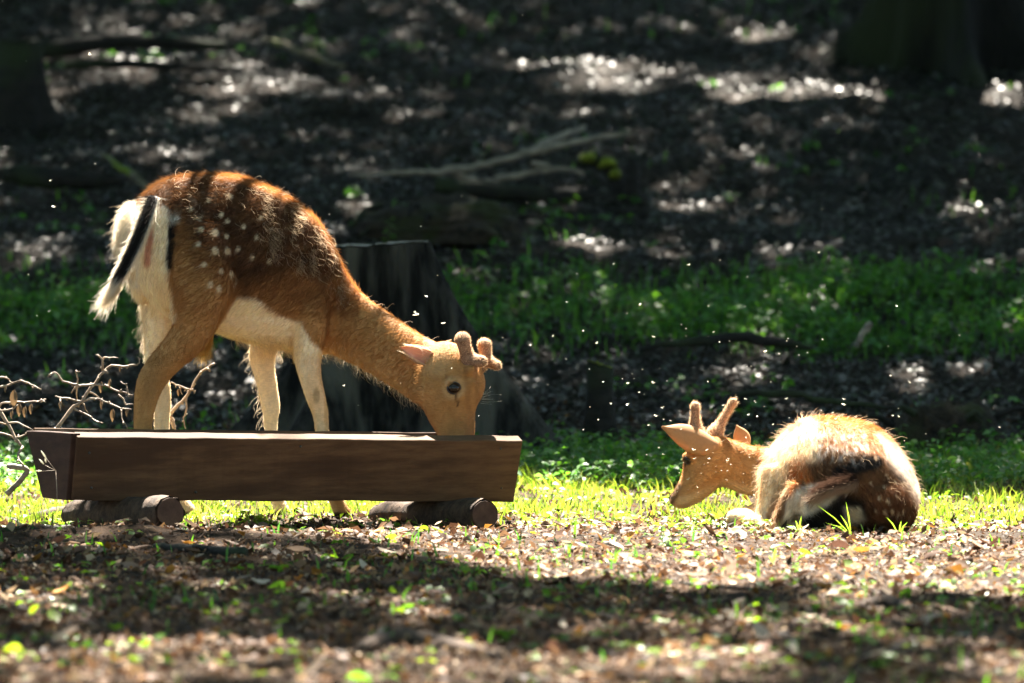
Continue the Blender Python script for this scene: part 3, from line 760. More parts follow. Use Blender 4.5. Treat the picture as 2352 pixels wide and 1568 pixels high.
antler([[(1082, 850, .295, 14), (1078, 832, .29, 19), (1072, 812, .28, 15), (1066, 793, .27, 14), (1062, 777, .265, 17), (1061, 768, .262, 12), (1060, 763, .26, 4)],
        [(1074, 818, .285, 15), (1090, 828, .275, 14), (1104, 829, .265, 13), (1114, 830, .26, 10), (1119, 831, .258, 4)]], D1, seed=1)
antler([[(1100, 850, .35, 12), (1110, 835, .355, 13), (1116, 815, .36, 12), (1113, 800, .36, 14), (1113, 787, .36, 15), (1113, 780, .36, 10), (1113, 776, .36, 4)],
        [(1114, 818, .36, 12), (1125, 829, .35, 11), (1137, 837, .345, 11), (1147, 841, .34, 9), (1152, 842, .34, 3)]], D1, seed=2)
def ear(root, tip, wid, normal, parent, Yr, Yt, cup=.45, both=True):
    """cupped, pointed ear with a thin edge: outer shell and inner skin"""
    A = P(*root, Yr); B = P(*tip, Yt); ax = B - A; L = np.linalg.norm(ax); ax = ax / L
    n = np.array(normal, float); n -= ax * (n @ ax); n /= np.linalg.norm(n); s = np.cross(ax, n)
    def shell(off, name, mat, sc):
        V, F = [], []; nu, nv = 14, 11
        for i in range(nu):
            t = i / (nu - 1); wv = wid / 2 * (math.sin(math.pi * (t * .80 + .17)) ** .8) * (1 - t ** 6 * .85) * sc
            for j in range(nv):
                q = j / (nv - 1) * 2 - 1
                V.append(A + ax * L * t * (1 if sc == 1 else .97) + s * wv * math.sin(q * 1.35) / math.sin(1.35) + n * (wid * cup * (abs(q) ** 2) * (1 - t * .6) * sc - wid * cup + off))
        for i in range(nu - 1):
            for j in range(nv - 1): F.append((i * nv + j, i * nv + j + 1, (i + 1) * nv + j + 1, (i + 1) * nv + j))
        m = MB(); m.add(V, F); return m.build(name, mat, parent)
    o = shell(0, 'ear', M['earout'], 1)
    so = o.modifiers.new('thickness', 'SOLIDIFY'); so.thickness = .0022; so.offset = 0
    shell(.0025, 'ear_lining', M['earin'], .9)
    if .03 < wid < .051 and parent is D1:
        up = s * wid * .42
        strands('ear_hair', [A + ax * L * .12 - up * .6, A + ax * L * .12 + up * .8], [A + ax * L * .55 - up * .6, A + ax * L * .6 + up * .9], 110, .004, .00022, (.8, .66, .5), parent, int(L * 1e4), .15)
        for sg in (-1, 1):
            strands('ear_rim_hair', [A + ax * L * .15 + up * sg, A + ax * L * .85 + up * sg * .62], [A + ax * L * .32 + up * sg * 1.22, A + ax * L * 1.02 + up * sg * .45], 170, .0025, .00022, (.85, .7, .5), parent, int(L * 1e4) + sg, .1)
    return o
ear((995, 826), (921, 797), .050, (.12, -1, .1), D1, .30, .27, .30)
ear((1020, 800), (1035, 782), .02, (.3, .9, .3), D1, .40, .42, .30)
# whiskers
strands('whiskers', [P(1108, 905, .30), P(1106, 925, .30)], [P(1140, 900, .28), P(1145, 925, .28)], 14, .006, .0002, (.7, .68, .62), D1, 11, .12)

# ---- lying buck
D2 = empty('deer', P(1930, 1222, 0.05))
tag(D2, 'young fallow buck lying on the ground with its head turned away to the left', 'deer', 'fallow deer bucks')
mb = MB()
trunk_loft(mb, [
    (1742, 1085, 1742, 1160, .05, .22, 0), (1760, 1050, 1757, 1180, .10, .22, 0), (1785, 1015, 1778, 1205, .15, .20, 0), (1815, 982, 1808, 1215, .19, .17, 0), (1850, 962, 1845, 1222, .215, .14, 0),
    (1890, 957, 1890, 1226, .23, .12, 0), (1940, 961, 1940, 1228, .235, .10, 0), (1990, 970, 1990, 1230, .235, .09, 0), (2030, 994, 2030, 1230, .225, .09, 0),
    (2062, 1028, 2060, 1228, .20, .09, 0), (2086, 1068, 2082, 1218, .165, .09, 0), (2101, 1100, 2098, 1190, .11, .09, 0), (2108, 1125, 2106, 1160, .05, .09, 0)], e=.97)
# haunch nearest to the camera
def ball(mb, x, y, rx, ry, Y, dy):
    c = P(x, y, Y); rs = []
    for k in range(1, 10):
        t = math.pi * k / 10; rs.append(ring(c + np.array([0, 0, 1]) * math.cos(t) * ry * MPP, np.array([1, 0, 0]) * math.sin(t) * rx * MPP, np.array([0, 1, 0]) * math.sin(t) * dy, 18))
    loft(mb, rs)
ball(mb, 2020, 1145, 84, 84, .02, .19)
ball(mb, 1900, 1160, 80, 66, -.02, .10)
# neck and head, turned left
trunk_loft(mb, [(1830, 1010, 1810, 1150, .09, .28, 0), (1790, 1032, 1770, 1142, .078, .30, 0), (1745, 1028, 1735, 1138, .062, .32, 0), (1700, 1015, 1700, 1133, .056, .34, 0), (1665, 1004, 1672, 1120, .055, .34, 0),
                (1640, 998, 1652, 1118, .058, .34, 5), (1612, 1005, 1634, 1132, .060, .335, 8), (1588, 1026, 1614, 1148, .056, .33, 10), (1574, 1052, 1600, 1156, .050, .325, 12), (1571, 1080, 1588, 1161, .044, .32, 12), (1563, 1103, 1578, 1166, .038, .315, 12),
                (1550, 1124, 1566, 1168, .032, .31, 12), (1541, 1138, 1554, 1165, .028, .305, 12), (1538, 1147, 1546, 1160, .018, .30, 12)], e=.95)
ball(mb, 1580, 1050, 15, 15, .295, .02)
# fore leg folded forwards, hind leg drawn up beside the belly
leg_loft(mb, [(1790, 1080, 40, .05, .10), (1782, 1120, 36, .045, .08), (1768, 1155, 26, .036, .06), (1756, 1180, 20, .028, .04), (1748, 1200, 15, .022, .02), (1752, 1212, 10, .016, -.02)], 0)
leg_loft(mb, [(1738, 1208, 8, .014, -.03), (1760, 1211, 10, .016, -.03), (1790, 1211, 9, .014, -.035), (1815, 1208, 9, .014, -.04), (1835, 1210, 11, .016, -.05)], 0)
ball(mb, 1702, 1188, 36, 20, .12, .06); ball(mb, 1735, 1196, 30, 14, .02, .04)
leg_loft(mb, [(1790, 1150, 30, .04, .30), (1750, 1172, 24, .034, .28), (1715, 1182, 18, .028, .26), (1690, 1180, 14, .022, .24), (1672, 1190, 11, .018, .22), (1690, 1200, 10, .016, .18), (1725, 1204, 9, .016, .16)], 0)
leg_loft(mb, [(1840, 1120, 30, .04, -.05), (1820, 1150, 26, .036, -.06), (1800, 1180, 20, .03, -.06), (1790, 1200, 14, .02, -.06)], 0)
body2 = merge(mb, 'body', D2, .0075, 6, M['coat'])
SP2 = [(1900, 1020, 5), (1930, 1008, 4), (1960, 1015, 5), (1985, 1000, 4), (1915, 1040, 4), (1945, 1035, 4), (2040, 1150, 5), (2060, 1140, 4), (2000, 1110, 4), (2030, 1118, 4), (2055, 1105, 4), (2021, 1143, 5), (2033, 1177, 6), (2050, 1174, 6), (2064, 1180, 5), (2075, 1173, 4), (2010, 1172, 4), (1835, 1035, 6), (1848, 1026, 5), (1990, 1035, 5), (2010, 1050, 5), (2036, 1090, 4)]
def coat2(u, v, p, nn, r=None):
    n = len(u); nz = fbm(u / 20, v / 20, p[:, 1] * 10, 15, 3); nf = noise(u / 4, v / 8, p[:, 1] * 30, 18)
    un, vn = u + nz * 14, v + nz * 14
    c = np.tile(np.array(TAN), (n, 1)) * (1 + .12 * nz[:, None])
    bod = sstep(1735, 1775, u)
    c = mixc(c, (.46, .165, .045), bod * np.clip(.9 + nf * .5, 0, 1))
    c = mixc(c, (.88, .74, .52), within(un, vn, [(1780, 1010), (1850, 960), (1890, 1000), (1880, 1050), (1810, 1070), (1800, 1130), (1760, 1200), (1730, 1200), (1740, 1100)], 22) * .9)  # pale coat of the leg, with the sunlit upper left painted in
    c = mixc(c, (.50, .40, .31), within(un, vn, [(1860, 990), (1980, 990), (2030, 1050), (1950, 1080), (1860, 1070)], 25) * np.clip(.5 + nf * .5, 0, 1))
    c = mixc(c, (.85, .78, .68), within(un, vn, [(2020, 1000), (2060, 1030), (2110, 1110), (2115, 1170), (2080, 1130), (2040, 1070)], 14) * .8)
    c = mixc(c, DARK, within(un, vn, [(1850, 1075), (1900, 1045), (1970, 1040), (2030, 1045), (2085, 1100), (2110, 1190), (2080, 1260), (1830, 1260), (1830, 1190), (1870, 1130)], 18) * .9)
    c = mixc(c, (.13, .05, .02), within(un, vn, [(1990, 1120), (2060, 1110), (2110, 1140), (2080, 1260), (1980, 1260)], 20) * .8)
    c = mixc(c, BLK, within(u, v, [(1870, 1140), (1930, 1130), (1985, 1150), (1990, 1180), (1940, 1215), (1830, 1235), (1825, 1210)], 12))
    c = mixc(c, BLK, 1 - sstep(10, 22, seg_dist(u, v, (1925, 1085), (2010, 1060))))
    c = mixc(c, WHT, within(u, v, [(1800, 1155), (1840, 1115), (1880, 1110), (1935, 1125), (1900, 1160), (1850, 1185), (1820, 1205), (1795, 1200)], 8) * .8)
    c = mixc(c, CREAM, within(u, v, [(1940, 1165), (1975, 1165), (1985, 1190), (1960, 1215), (1940, 1210)], 9) * .7)
    c = mixc(c, (.14, .07, .03), (1 - sstep(6, 14, seg_dist(u, v, (1802, 1125), (1790, 1195)))) * .85)
    c = mixc(c, (.66, .52, .36), sstep(1185, 1200, v) * (u < 1840)); c = mixc(c, (.80, .68, .50), (u < 1760) * sstep(1150, 1165, v) * (u > 1655))
    c = c * (1 + .38 * noise(u / 9, v / 13, p[:, 1] * 14, 28)[:, None] * bod[:, None])
    c = mixc(c, (.85, .80, .74), within(un, vn, [(1880, 1000), (1960, 1000), (2010, 1040), (1960, 1065), (1880, 1050)], 20) * np.clip(nf * 1.2, 0, .7))
    c = mixc(c, (.62, .46, .28), (1 - sstep(14, 26, np.hypot(u - 1792, v - 1118))) * .9)
    for (x, y, s) in SP2: c = mixc(c, (.7, .52, .34), (1 - sstep(s * .6, s * 1.3, np.hypot((u - x) * 1.3, v - y))) * .85)
    hd = 1 - sstep(1735, 1760, u)
    top = np.interp(u, [1540, 1571, 1588, 1612, 1640, 1665, 1700, 1745, 1790], [1140, 1075, 1026, 1005, 998, 1004, 1015, 1028, 1032])
    c = mixc(c, MID, (1 - sstep(14, 45, v - top)) * hd * (u > 1650) * .5)
    c = mixc(c, (.70, .52, .30), hd * below(u, v, [(1540, 1160), (1570, 1140), (1600, 1130), (1660, 1105), (1750, 1120)], 12) * .7)
    c = mixc(c, (.06, .035, .02), (1 - sstep(6, 14, seg_dist(u, v, (1556, 1118), (1540, 1150)))) * .8)
    c = mixc(c, (.14, .07, .03), 1 - sstep(9, 13, np.hypot(u - 1578, v - 1058)))
    c *= (1 + .1 * nf[:, None])
    if r is not None: c *= r.uniform(.75, 1.25, (n, 1))
    return np.clip(c, 0, 1)
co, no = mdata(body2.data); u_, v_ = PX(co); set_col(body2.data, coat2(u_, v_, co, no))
def flow2(u, v, p, nn):
    f = np.tile(np.array([.35, -.5, -.7]), (len(u), 1)); hd = (u < 1760)[:, None]
    f = np.where(hd, np.array([.9, 0, -.35]), f); f = np.where(((u > 1740) & (u < 1830))[:, None], np.array([-.35, -.4, -.8]), f); return f
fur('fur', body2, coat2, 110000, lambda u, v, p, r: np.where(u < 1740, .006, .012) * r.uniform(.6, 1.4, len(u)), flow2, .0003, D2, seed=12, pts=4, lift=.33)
def f2k(u, v, p, n):
    k = ((u > 1735) & (u < 1850) & (n[:, 0] < -.2) & (v < 1190)) * 1.0
    k = np.maximum(k, ((u > 1820) & (n[:, 2] > .5)) * .35); k = np.maximum(k, (u > 2060) * .3); k = np.maximum(k, ((u > 1640) & (u < 1750) & (n[:, 2] > .5)) * .15)
    return k + 1e-7
fur('fringe_hair', body2, lambda u, v, p, nn, r: np.tile(np.array((.70, .52, .34)), (len(u), 1)) * r.uniform(.6, 1.15, (len(u), 1)), 1500, lambda u, v, p, r: r.uniform(.012, .03, len(u)), flow2, .00028, D2, seed=13, pts=7, keep=f2k, curl=lambda u, v, p, r: r.uniform(.1, .9, len(u)), lift=.9)
tm = MB(); T_ = refine([P(1985, 1095, -.10), P(1955, 1106, -.13), P(1922, 1116, -.14), P(1890, 1128, -.14), P(1868, 1146, -.13)], 4)
tm.tube(T_, list(np.interp(np.linspace(0, 1, len(T_)), [0, .3, .8, 1], [.014, .018, .014, .004])), 12, flat=.7)
tail2 = tm.build('tail', M['coat'], D2)
def tc2(u, v, p, nn, r=None):
    e = v - np.interp(u, [1862, 1880, 1915, 1955, 1985], [1142, 1122, 1108, 1098, 1085])
    return mixc(np.tile(np.array((.07, .038, .025)), (len(u), 1)), (.60, .44, .32), sstep(9, 16, e))
co, no = mdata(tail2.data); u_, v_ = PX(co); set_col(tail2.data, tc2(u_, v_, co, no))
fur('tail_hair', tail2, tc2, 5000, lambda u, v, p, r: r.uniform(.015, .04, len(u)), lambda u, v, p, n: np.tile(np.array([-.8, -.1, -.35]), (len(u), 1)), .0003, D2, seed=14, pts=5, lift=.4)
eye(1577, 1058, body2, D2, .009, .010, .6)
antler([[(1604, 1012, .33, 20), (1599, 992, .325, 19), (1597, 972, .325, 13), (1597, 950, .325, 9.5), (1597, 935, .325, 10), (1597, 926, .325, 9), (1597, 922, .325, 3)]], D2, 1100, seed=3)
antler([[(1638, 1008, .35, 18), (1645, 990, .355, 17), (1656, 970, .36, 10), (1669, 948, .36, 8.2), (1681, 928, .36, 9), (1687, 918, .36, 8), (1689, 914, .36, 3)]], D2, 1100, seed=4)
ear((1640, 1030), (1513, 984), .078, (-.35, .85, -.35), D2, .31, .24, .30)
ear((1712, 1026), (1693, 978), .045, (.1, .9, -.2), D2, .40, .42, .25)

# ------------------------------------------------------------------ feeding trough on two logs
TR = empty('feeding_trough', P(620, 1215, .05))
tag(TR, 'low wooden feeding trough of reddish brown planks resting on two short logs', 'trough')
def slab(name, c4, thick, mat, parent, nseg=60, bev=.003, rough=.0028, seed=0):
    """board from the outer face corners TL, TR, BR, BL, thickness vector"""
    TL, TRr, BR, BL = [np.array(c, float) for c in c4]; thick = np.array(thick, float)
    V, F = [], []
    for i in range(nseg + 1):
        s = i / nseg
        t = TL * (1 - s) + TRr * s; b = BL * (1 - s) + BR * s
        for q in (t, b, b + thick, t + thick):
            V.append(q + np.array([0, 1, 1]) * rough * float(fbm(q[0] * 12, q[1] * 12, q[2] * 14, seed, 3)))
    for i in range(nseg):
        for k in range(4):
            a = i * 4 + k; b = i * 4 + (k + 1) % 4; F.append((a, b, b + 4, a + 4))
    F.append((3, 2, 1, 0)); F.append(tuple(nseg * 4 + k for k in range(4)))
    m = MB(); m.add(V, F); return m.build(name, mat, parent, smooth=False, bevel=bev)
TLf, TRf, BRf, BLf = P(178, 1004, -.27), P(1201, 1012, .25), P(1180, 1153, .325), P(166, 1150, -.205)
inw = np.array([-.42, .91, 0])
slab('front_plank', (TLf, TRf, BRf, BLf), inw * .030 + np.array([0, 0, .014]), M['plank'], TR, seed=1)
W_ = .35
sh = inw * W_
bt = inw * (W_ - .16)
slab('rear_plank', (TRf + sh + np.array([0, 0, -.004]), TLf + sh, BLf + bt, BRf + bt), -inw * .030 + np.array([0, 0, .014]), M['plank'], TR, seed=2)
axv = (TRf - TLf) / np.linalg.norm(TRf - TLf)
slab('floor_board', (BLf + axv * .03 + np.array([0, 0, .012]) + inw * .03, BRf - axv * .03 + np.array([0, 0, .012]) + inw * .03, BRf - axv * .03 + bt - inw * .03 + np.array([0, 0, .012]), BLf + axv * .03 + bt - inw * .03 + np.array([0, 0, .012])), (0, 0, .022), M['plankdark'], TR)
for nm, base, sg in (('end_board', 0, 1), ('end_board', 1, -1)):
    if base == 0: tl, tr, br, bl = TLf + sh - axv * .012, TLf - axv * .012 + inw * .012, BLf - axv * .012 + inw * .012, BLf + bt - axv * .012
    else: tl, tr, br, bl = TRf + sh, TRf, BRf, BRf + bt
    if base == 0: slab(nm, (tl + np.array([0, 0, .004]), tr + np.array([0, 0, .012]), br, bl), axv * .026, M['plankdark'], TR, 8, seed=3)
    else: slab(nm, (tl - axv * .05 + np.array([0, 0, -.006]), tr - axv * .05 + inw * .032 + np.array([0, 0, -.006]), br - axv * .05 + inw * .03, bl - axv * .05 - inw * .02), axv * .026, M['plankdark'], TR, 8, seed=4)
# nail heads
for (x, y) in ((450, 1130), (1152, 1120), (1150, 1030), (205, 1040), (210, 1120), (690, 1025)):
    h = P(x, y, 0); b_ = BVHTree.FromPolygons([Vector(TLf), Vector(TRf), Vector(BRf), Vector(BLf)], [(0, 1, 2, 3)])
    g, n_ = hit(b_, x, y)
    if g is not None: m = MB(); m.tube([g - inw * .0015, g + inw * .004], .0035, 10); m.build('nail', M['hoof'], TR)
def log(name, a, b, r, label):
    e = empty(name, (np.array(a) + np.array(b)) / 2); tag(e, label, 'log')
    a, b = np.array(a), np.array(b)
    pts = [a + (b - a) * t for t in np.linspace(0, 1, 14)]
    m = MB(); m.tube(pts, [r * (1 + .04 * math.sin(i * 1.3)) * (.95 if i in (0, 13) else 1) for i in range(14)], 20, rough=.10, seed=4, cap=False); m.build('bark', M['logbark'], e)
    d = (b - a) / np.linalg.norm(b - a)
    m = MB(); m.tube([a - d * .004, a + d * .01], [r * .86, r * .9], 20, rough=.03, seed=5); m.build('cut_face', M['logend'], e, smooth=False)
    m = MB(); m.tube([b - d * .01, b + d * .004], [r * .9, r * .86], 20, rough=.03, seed=6); m.build('cut_face', M['logend'], e, smooth=False)
log('support_log', P(1112, 1182, .08), P(874, 1189, .60), .044, 'short round log under the right end of the trough')
log('support_log', P(390, 1176, -.36), P(172, 1183, .20), .044, 'short round log under the left end of the trough')
# the stalk with seed heads growing before the dark end board
e = empty('grass_stalk', P(128, 1180, -.33)); tag(e, 'thin grass stalk with pale seed heads before the dark trough end', 'grass stalk')
m = MB(); B0 = P(130, 1190, -.33); J = P(128, 1080, -.33)
m.tube([B0, P(131, 1130, -.33), J], .0008, 5)
for (x, y) in ((108, 1055), (103, 1068), (92, 1082)): m.tube([J, P(x, y, -.33)], .0005, 4)
m.v and m.build('stalk', M['twig'], e)
for (a, b) in (((108, 1055), (94, 1034)), ((101, 1066), (90, 1054)), ((96, 1081), (82, 1081)), ((106, 1062), (103, 1052))):
    m = MB(); m.tube([P(*a, -.33), P((a[0] + b[0]) / 2, (a[1] + b[1]) / 2, -.33), P(*b, -.33)], [.001, .0028, .001], 6); m.build('seed_head', M['wing'], e)

# ------------------------------------------------------------------ dry branches behind the trough
def cp(x, y, Y): return P(x * .3151, 757.6 + y * .3151, Y)
def branch_thing(name, label, cat, lines, Y, mat, leaves=(), r0=.004):
    e = empty(name, cp(*lines[0][0], Y)); tag(e, label, cat)
    for i, (ln) in enumerate(lines):
        rad = ln[-1] if isinstance(ln[-1], (int, float)) else r0; pts = [q for q in ln if not isinstance(q, (int, float))]
        rr = random.Random(i * 3 + 1)
        dz = rr.uniform(-.07, .07) if i else 0
        Q = [cp(x, y, Y + dz * k / len(pts)) for k, (x, y) in enumerate(pts)]
        Q = refine(Q, 3, .0018, i)
        m = MB(); m.tube(Q, list(np.linspace(rad, rad * .55, len(Q))), 7, rough=.25, seed=i)
        for k in range(1, len(Q) - 1, 3):   # buds and knots
            d = np.array([rr.uniform(-1, 1), rr.uniform(-1, 1), rr.uniform(-1, 1)]) * .008
            m.tube([Q[k], Q[k] + d], [rad * .8, rad * .5], 5)
        m.build('twig', mat, e)
    for (x, y, L) in leaves:
        m = MB(); a = cp(x, y, Y - .01); n = 6
        V, F = [], []
        for i in range(n):
            t = i / (n - 1); wv = .3 * L * math.sin(math.pi * (t * .9 + .06))
            V += [a + np.array([-wv * (1 - .5 * t), .006 * math.sin(5 * t), -L * t]), a + np.array([.002, -.008, -L * t]), a + np.array([wv * .7, .008 * math.cos(4 * t), -L * t + .003])]
        for i in range(n - 1):
            for k in (0, 1): F.append((i * 3 + k, i * 3 + k + 1, i * 3 + k + 4, i * 3 + k + 3))
        m.add(V, F); m.build('withered_leaf', M['dryleaf'], e)
    return e
branch_thing('dead_branch', 'dry forked twiggy branch rising behind the left end of the trough', 'branch', [
    [(395, 745), (440, 680), (540, 560), (600, 520), (650, 430), (690, 390), (750, 310), (810, 262), (900, 265), (1000, 255), .0052],
    [(750, 300), (745, 210), (700, 180), .0034], [(745, 215), (770, 200), (860, 203), .0026], [(1000, 255), (1020, 225), (1003, 195), .0025],
    [(690, 395), (600, 405), (560, 400), (470, 380), (430, 345), (395, 305), (350, 340), .0032], [(560, 400), (565, 340), (550, 300), (580, 303), .0025],
    [(560, 400), (520, 460), .0024], [(560, 400), (562, 510), .003], [(600, 520), (500, 500), (440, 490), (400, 485), .0028], [(440, 490), (440, 590), .002],
    [(600, 520), (680, 500), (760, 520), (850, 560), (960, 580), .0034], [(760, 400), (840, 440), (920, 460), (970, 475), .003], [(930, 460), (925, 410), (880, 375), .0024],
    [(860, 470), (905, 510), (915, 545), (970, 540), .0026], [(540, 575), (640, 620), (690, 660), (750, 680), .0026], [(600, 530), (640, 600), .002], [(885, 570), (890, 640), (930, 720), .0024], [(640, 450), (720, 490), (740, 560), .0024], [(690, 395), (760, 405), .003]],
    .42, M['twig'], [(800, 360, .022), (735, 380, .03), (820, 580, .034), (740, 520, .022), (875, 260, .018), (925, 575, .022), (440, 520, .022)])
branch_thing('dead_branch', 'dry spiky bundle of bare twigs at the left edge behind the trough', 'branch', [
    [(-60, 480), (0, 600), (60, 690), (110, 790), (165, 850), .006], [(-40, 430), (60, 400), (150, 372), (230, 395), (300, 435), .0036], [(-30, 560), (40, 530), (140, 525), (250, 520), (335, 505), .0032],
    [(-30, 350), (20, 340), (70, 365), .003], [(0, 590), (90, 575), (130, 545), .0028], [(60, 680), (140, 680), (240, 730), .003], [(-40, 745), (60, 765), (110, 800), .003], [(-60, 660), (0, 670), (60, 690), .003], [(230, 395), (240, 430), .002], [(300, 505), (335, 530), .002], [(165, 850), (130, 930), (175, 1000), .0045], [(110, 790), (170, 770), (200, 745), .003]],
    .35, M['twig'], [(100, 440, .05), (140, 540, .035), (180, 560, .03), (225, 540, .028), (85, 590, .022), (40, 410, .018)])
branch_thing('dead_branch', 'knobbly upright dry stick between the hind and fore legs of the standing deer', 'branch', [
    [(1270, 720), (1240, 625), (1300, 550), (1370, 470), (1400, 420), (1440, 340), (1490, 290), (1565, 243), .0055], [(1380, 440), (1420, 440), (1415, 460), .003], [(1380, 435), (1300, 405), (1245, 380), .003], [(1360, 480), (1360, 600), (1340, 640), (1355, 720), .0036], [(1310, 410), (1330, 470), .0024], [(1240, 625), (1270, 680), (1280, 735), .004]],
    .62, M['twig'], [(1300, 430, .02)])
e = empty('bent_branch', P(30, 1090, .45)); tag(e, 'thick bare bent branch at the left edge beside the trough', 'branch')
m = MB(); m.tube(refine([P(15, 1135, .42), P(45, 1105, .42), P(62, 1080, .42), P(40, 1072, .42), P(20, 1070, .45)], 4, .001), .008, 8, rough=.1); m.build('limb', M['greywood'], e)

# ------------------------------------------------------------------ stumps, logs, branches, roots on the ground behind
def stump(name, label, base, height, r_top, r_base, flares, mat, top_mat, squash=.75, tilt=0.0, seed=0, n=72, nz=26):
    e = empty(name, base); tag(e, label, 'tree stump')
    V, F = [], []
    for j in range(nz):
        t = j / (nz - 1); z = -.08 + (height + .08) * t
        rr = r_top + (r_base - r_top) * (1 - t) ** 2.2
        for k in range(n):
            a = 2 * math.pi * k / n
            fl = sum(s * math.exp(-((math.atan2(math.sin(a - q), math.cos(a - q))) / .28) ** 2) * (1 - t) ** (1.0 if abs(q + .25) < .01 else 2.0) for q, s in flares)
            g = 1 + .02 * math.sin(a * 7 + seed) * (1 - .6 * t) + .07 * float(noise(a * 3, t * 2.5, 0, seed)) * (1 - .5 * t) + .035 * float(noise(a * 11, t * 3, 0, seed + 1)) + (0.018 * abs(float(noise(a * 26, t * 4, 0, seed + 2))) if n > 100 else 0)
            r_ = (rr + fl) * g
            V.append((base[0] + math.cos(a) * r_, base[1] + math.sin(a) * r_ * squash, base[2] + z + (tilt * math.cos(a) * r_top if t > .97 else tilt * math.cos(a) * r_top * t) + (.004 * float(noise(a * 6, 3, 0, seed)) if j == nz - 1 else 0)))
    for j in range(nz - 1):
        for k in range(n): F.append((j * n + k, j * n + (k + 1) % n, (j + 1) * n + (k + 1) % n, (j + 1) * n + k))
    m = MB(); m.add(V, F); m.build('bark', mat, e)
    ringv = V[-n:]; cc = np.mean(ringv, 0)
    V2 = [tuple(cc + np.array([0, 0, -.01]))]; F2 = []
    for s in (.5, .97):
        for k in range(n):
            q = cc + (np.array(ringv[k]) - cc) * s; V2.append((q[0], q[1], q[2] + .004 + (.008 * float(noise(k * .4, s * 3, 0, seed)) if s < .9 else 0)))
    for k in range(n):
        F2.append((0, 1 + k, 1 + (k + 1) % n)); F2.append((1 + k, 1 + n + k, 1 + n + (k + 1) % n, 1 + (k + 1) % n))
    m = MB(); m.add(V2, F2); m.build('cut_top', top_mat, e)
    return e
b = P(868, 1000, 3.35); b[2] = float(hgt(b[0], b[1]))
topz = P(868, 563, 3.35)[2]
stump('tree_stump', 'big dark weathered tree stump with spreading roots behind the standing deer', b, topz - b[2], .165, .34, [(-.25, .35), (-.9, .2), (3.3, .36), (2.5, .2), (-2.2, .30), (1.4, .2)], M['stump'], M['stumptop'], tilt=.05, seed=3, n=150, nz=40)
def logthing(name, label, cat, pts, rads, mat, Yoff=0, parts=None, jit=.006, nn=10, rough=.18, sink=0.0):
    e = empty(name, pts[0]); tag(e, label, cat)
    k = 5
    Q = refine([np.append(p, r) for p, r in zip(pts, rads)], k, 0, 1)
    r = random.Random(len(label))
    QQ = [q[:3] + np.array([r.uniform(-jit, jit) for _ in range(3)]) for q in Q]
    m = MB(); m.tube(QQ, [max(q[3], .002) for q in Q], nn, rough=rough, seed=len(label)); m.build(parts or 'wood', mat, e)
    return e
def G(px, py, up=.0):
    p = ground_at(px, py); p[2] = float(hgt(p[0], p[1])) + up; return p
def GP(px, py, Y): return P(px, py, Y)
e = logthing('fallen_branch', 'long pale forked branch lying on the dark slope above the stump', 'branch', [GP(800, 404, 8.2), GP(930, 398, 8.15), GP(1030, 392, 8.1), GP(1120, 378, 8.1), GP(1205, 352, 8.1), GP(1262, 325, 8.2), GP(1345, 290, 8.4)], [.006, .010, .014, .013, .014, .017, .008], M['greywood'])
for ln in ([(1215, 352), (1290, 333), (1350, 322), (1450, 305)], [(1045, 392), (1062, 406), (1100, 419), (1112, 418)], [(1115, 420), (1150, 408), (1190, 405), (1240, 392), (1290, 388), (1340, 400)], [(1220, 375), (1250, 378), (1270, 392)]):
    pts = refine([GP(x, y, 8.15) for x, y in ln], 4, .004, 3); m = MB(); m.tube(pts, list(np.linspace(.016, .008, len(pts))), 8, rough=.2); m.build('side_branch', M['greywood'], e)
logthing('fallen_log', 'dark rotten log lying under the pale forked branch on the slope', 'log', [GP(1000, 425, 7.9), GP(1150, 442, 7.9), GP(1300, 450, 7.9), GP(1480, 462, 7.9)], [.03, .035, .03, .02], M['darkwood'])
e = logthing('mossy_stump', 'arched rotten wood with bright green moss on the slope', 'tree stump', [GP(1328, 375, 8.0), GP(1350, 362, 8.0), GP(1385, 372, 8.0), GP(1410, 395, 8.0), GP(1425, 440, 8.0)], [.02, .03, .03, .03, .03], M['darkwood'])
for (x, y, a, c) in ((1352, 360, .030, .018), (1393, 372, .034, .022), (1412, 398, .022, .022)): 
    mo = ellipsoid('moss', P(x, y, 7.97), [np.array([a, 0, 0]), np.array([0, a, 0]), np.array([0, 0, c])], M['moss'], e, 28, 18)
    cc_ = np.array(P(x, y, 7.97))
    for v_ in mo.data.vertices:
        d_ = np.array(v_.co) - cc_; k_ = 1.1 + .5 * float(fbm(d_[0] * 40, d_[1] * 40, d_[2] * 40, int(x), 3)); v_.co = cc_ + d_ * k_ + np.array([0, 0, -.25 * abs(d_[0])])
logthing('broken_post', 'short dark rotten stub standing beside the green moss', 'tree stump', [GP(1455, 470, 7.9), GP(1453, 420, 7.9), GP(1450, 385, 7.9), GP(1449, 372, 7.9)], [.034, .032, .028, .012], M['darkwood'])
logthing('fallen_log', 'thick black log lying in the shade at the left side of the slope', 'log', [GP(10, 400, 7.9), GP(90, 405, 7.9), GP(180, 412, 7.9), GP(285, 418, 7.9)], [.03, .042, .04, .02], M['darkwood'])
logthing('mossy_branch', 'short mossy green branch sticking up above the rump of the standing deer', 'branch', [GP(235, 352, 8.0), GP(268, 378, 7.8), GP(305, 402, 7.7), GP(350, 436, 7.6)], [.006, .011, .014, .015], M['barkmoss'])
logthing('mossy_branch', 'thin mossy branch lying high on the slope behind the deer', 'branch', [GP(605, 88, 11), GP(660, 108, 10.9), GP(720, 130, 10.8), GP(790, 155, 10.7)], [.010, .016, .016, .010], M['barkmoss'])
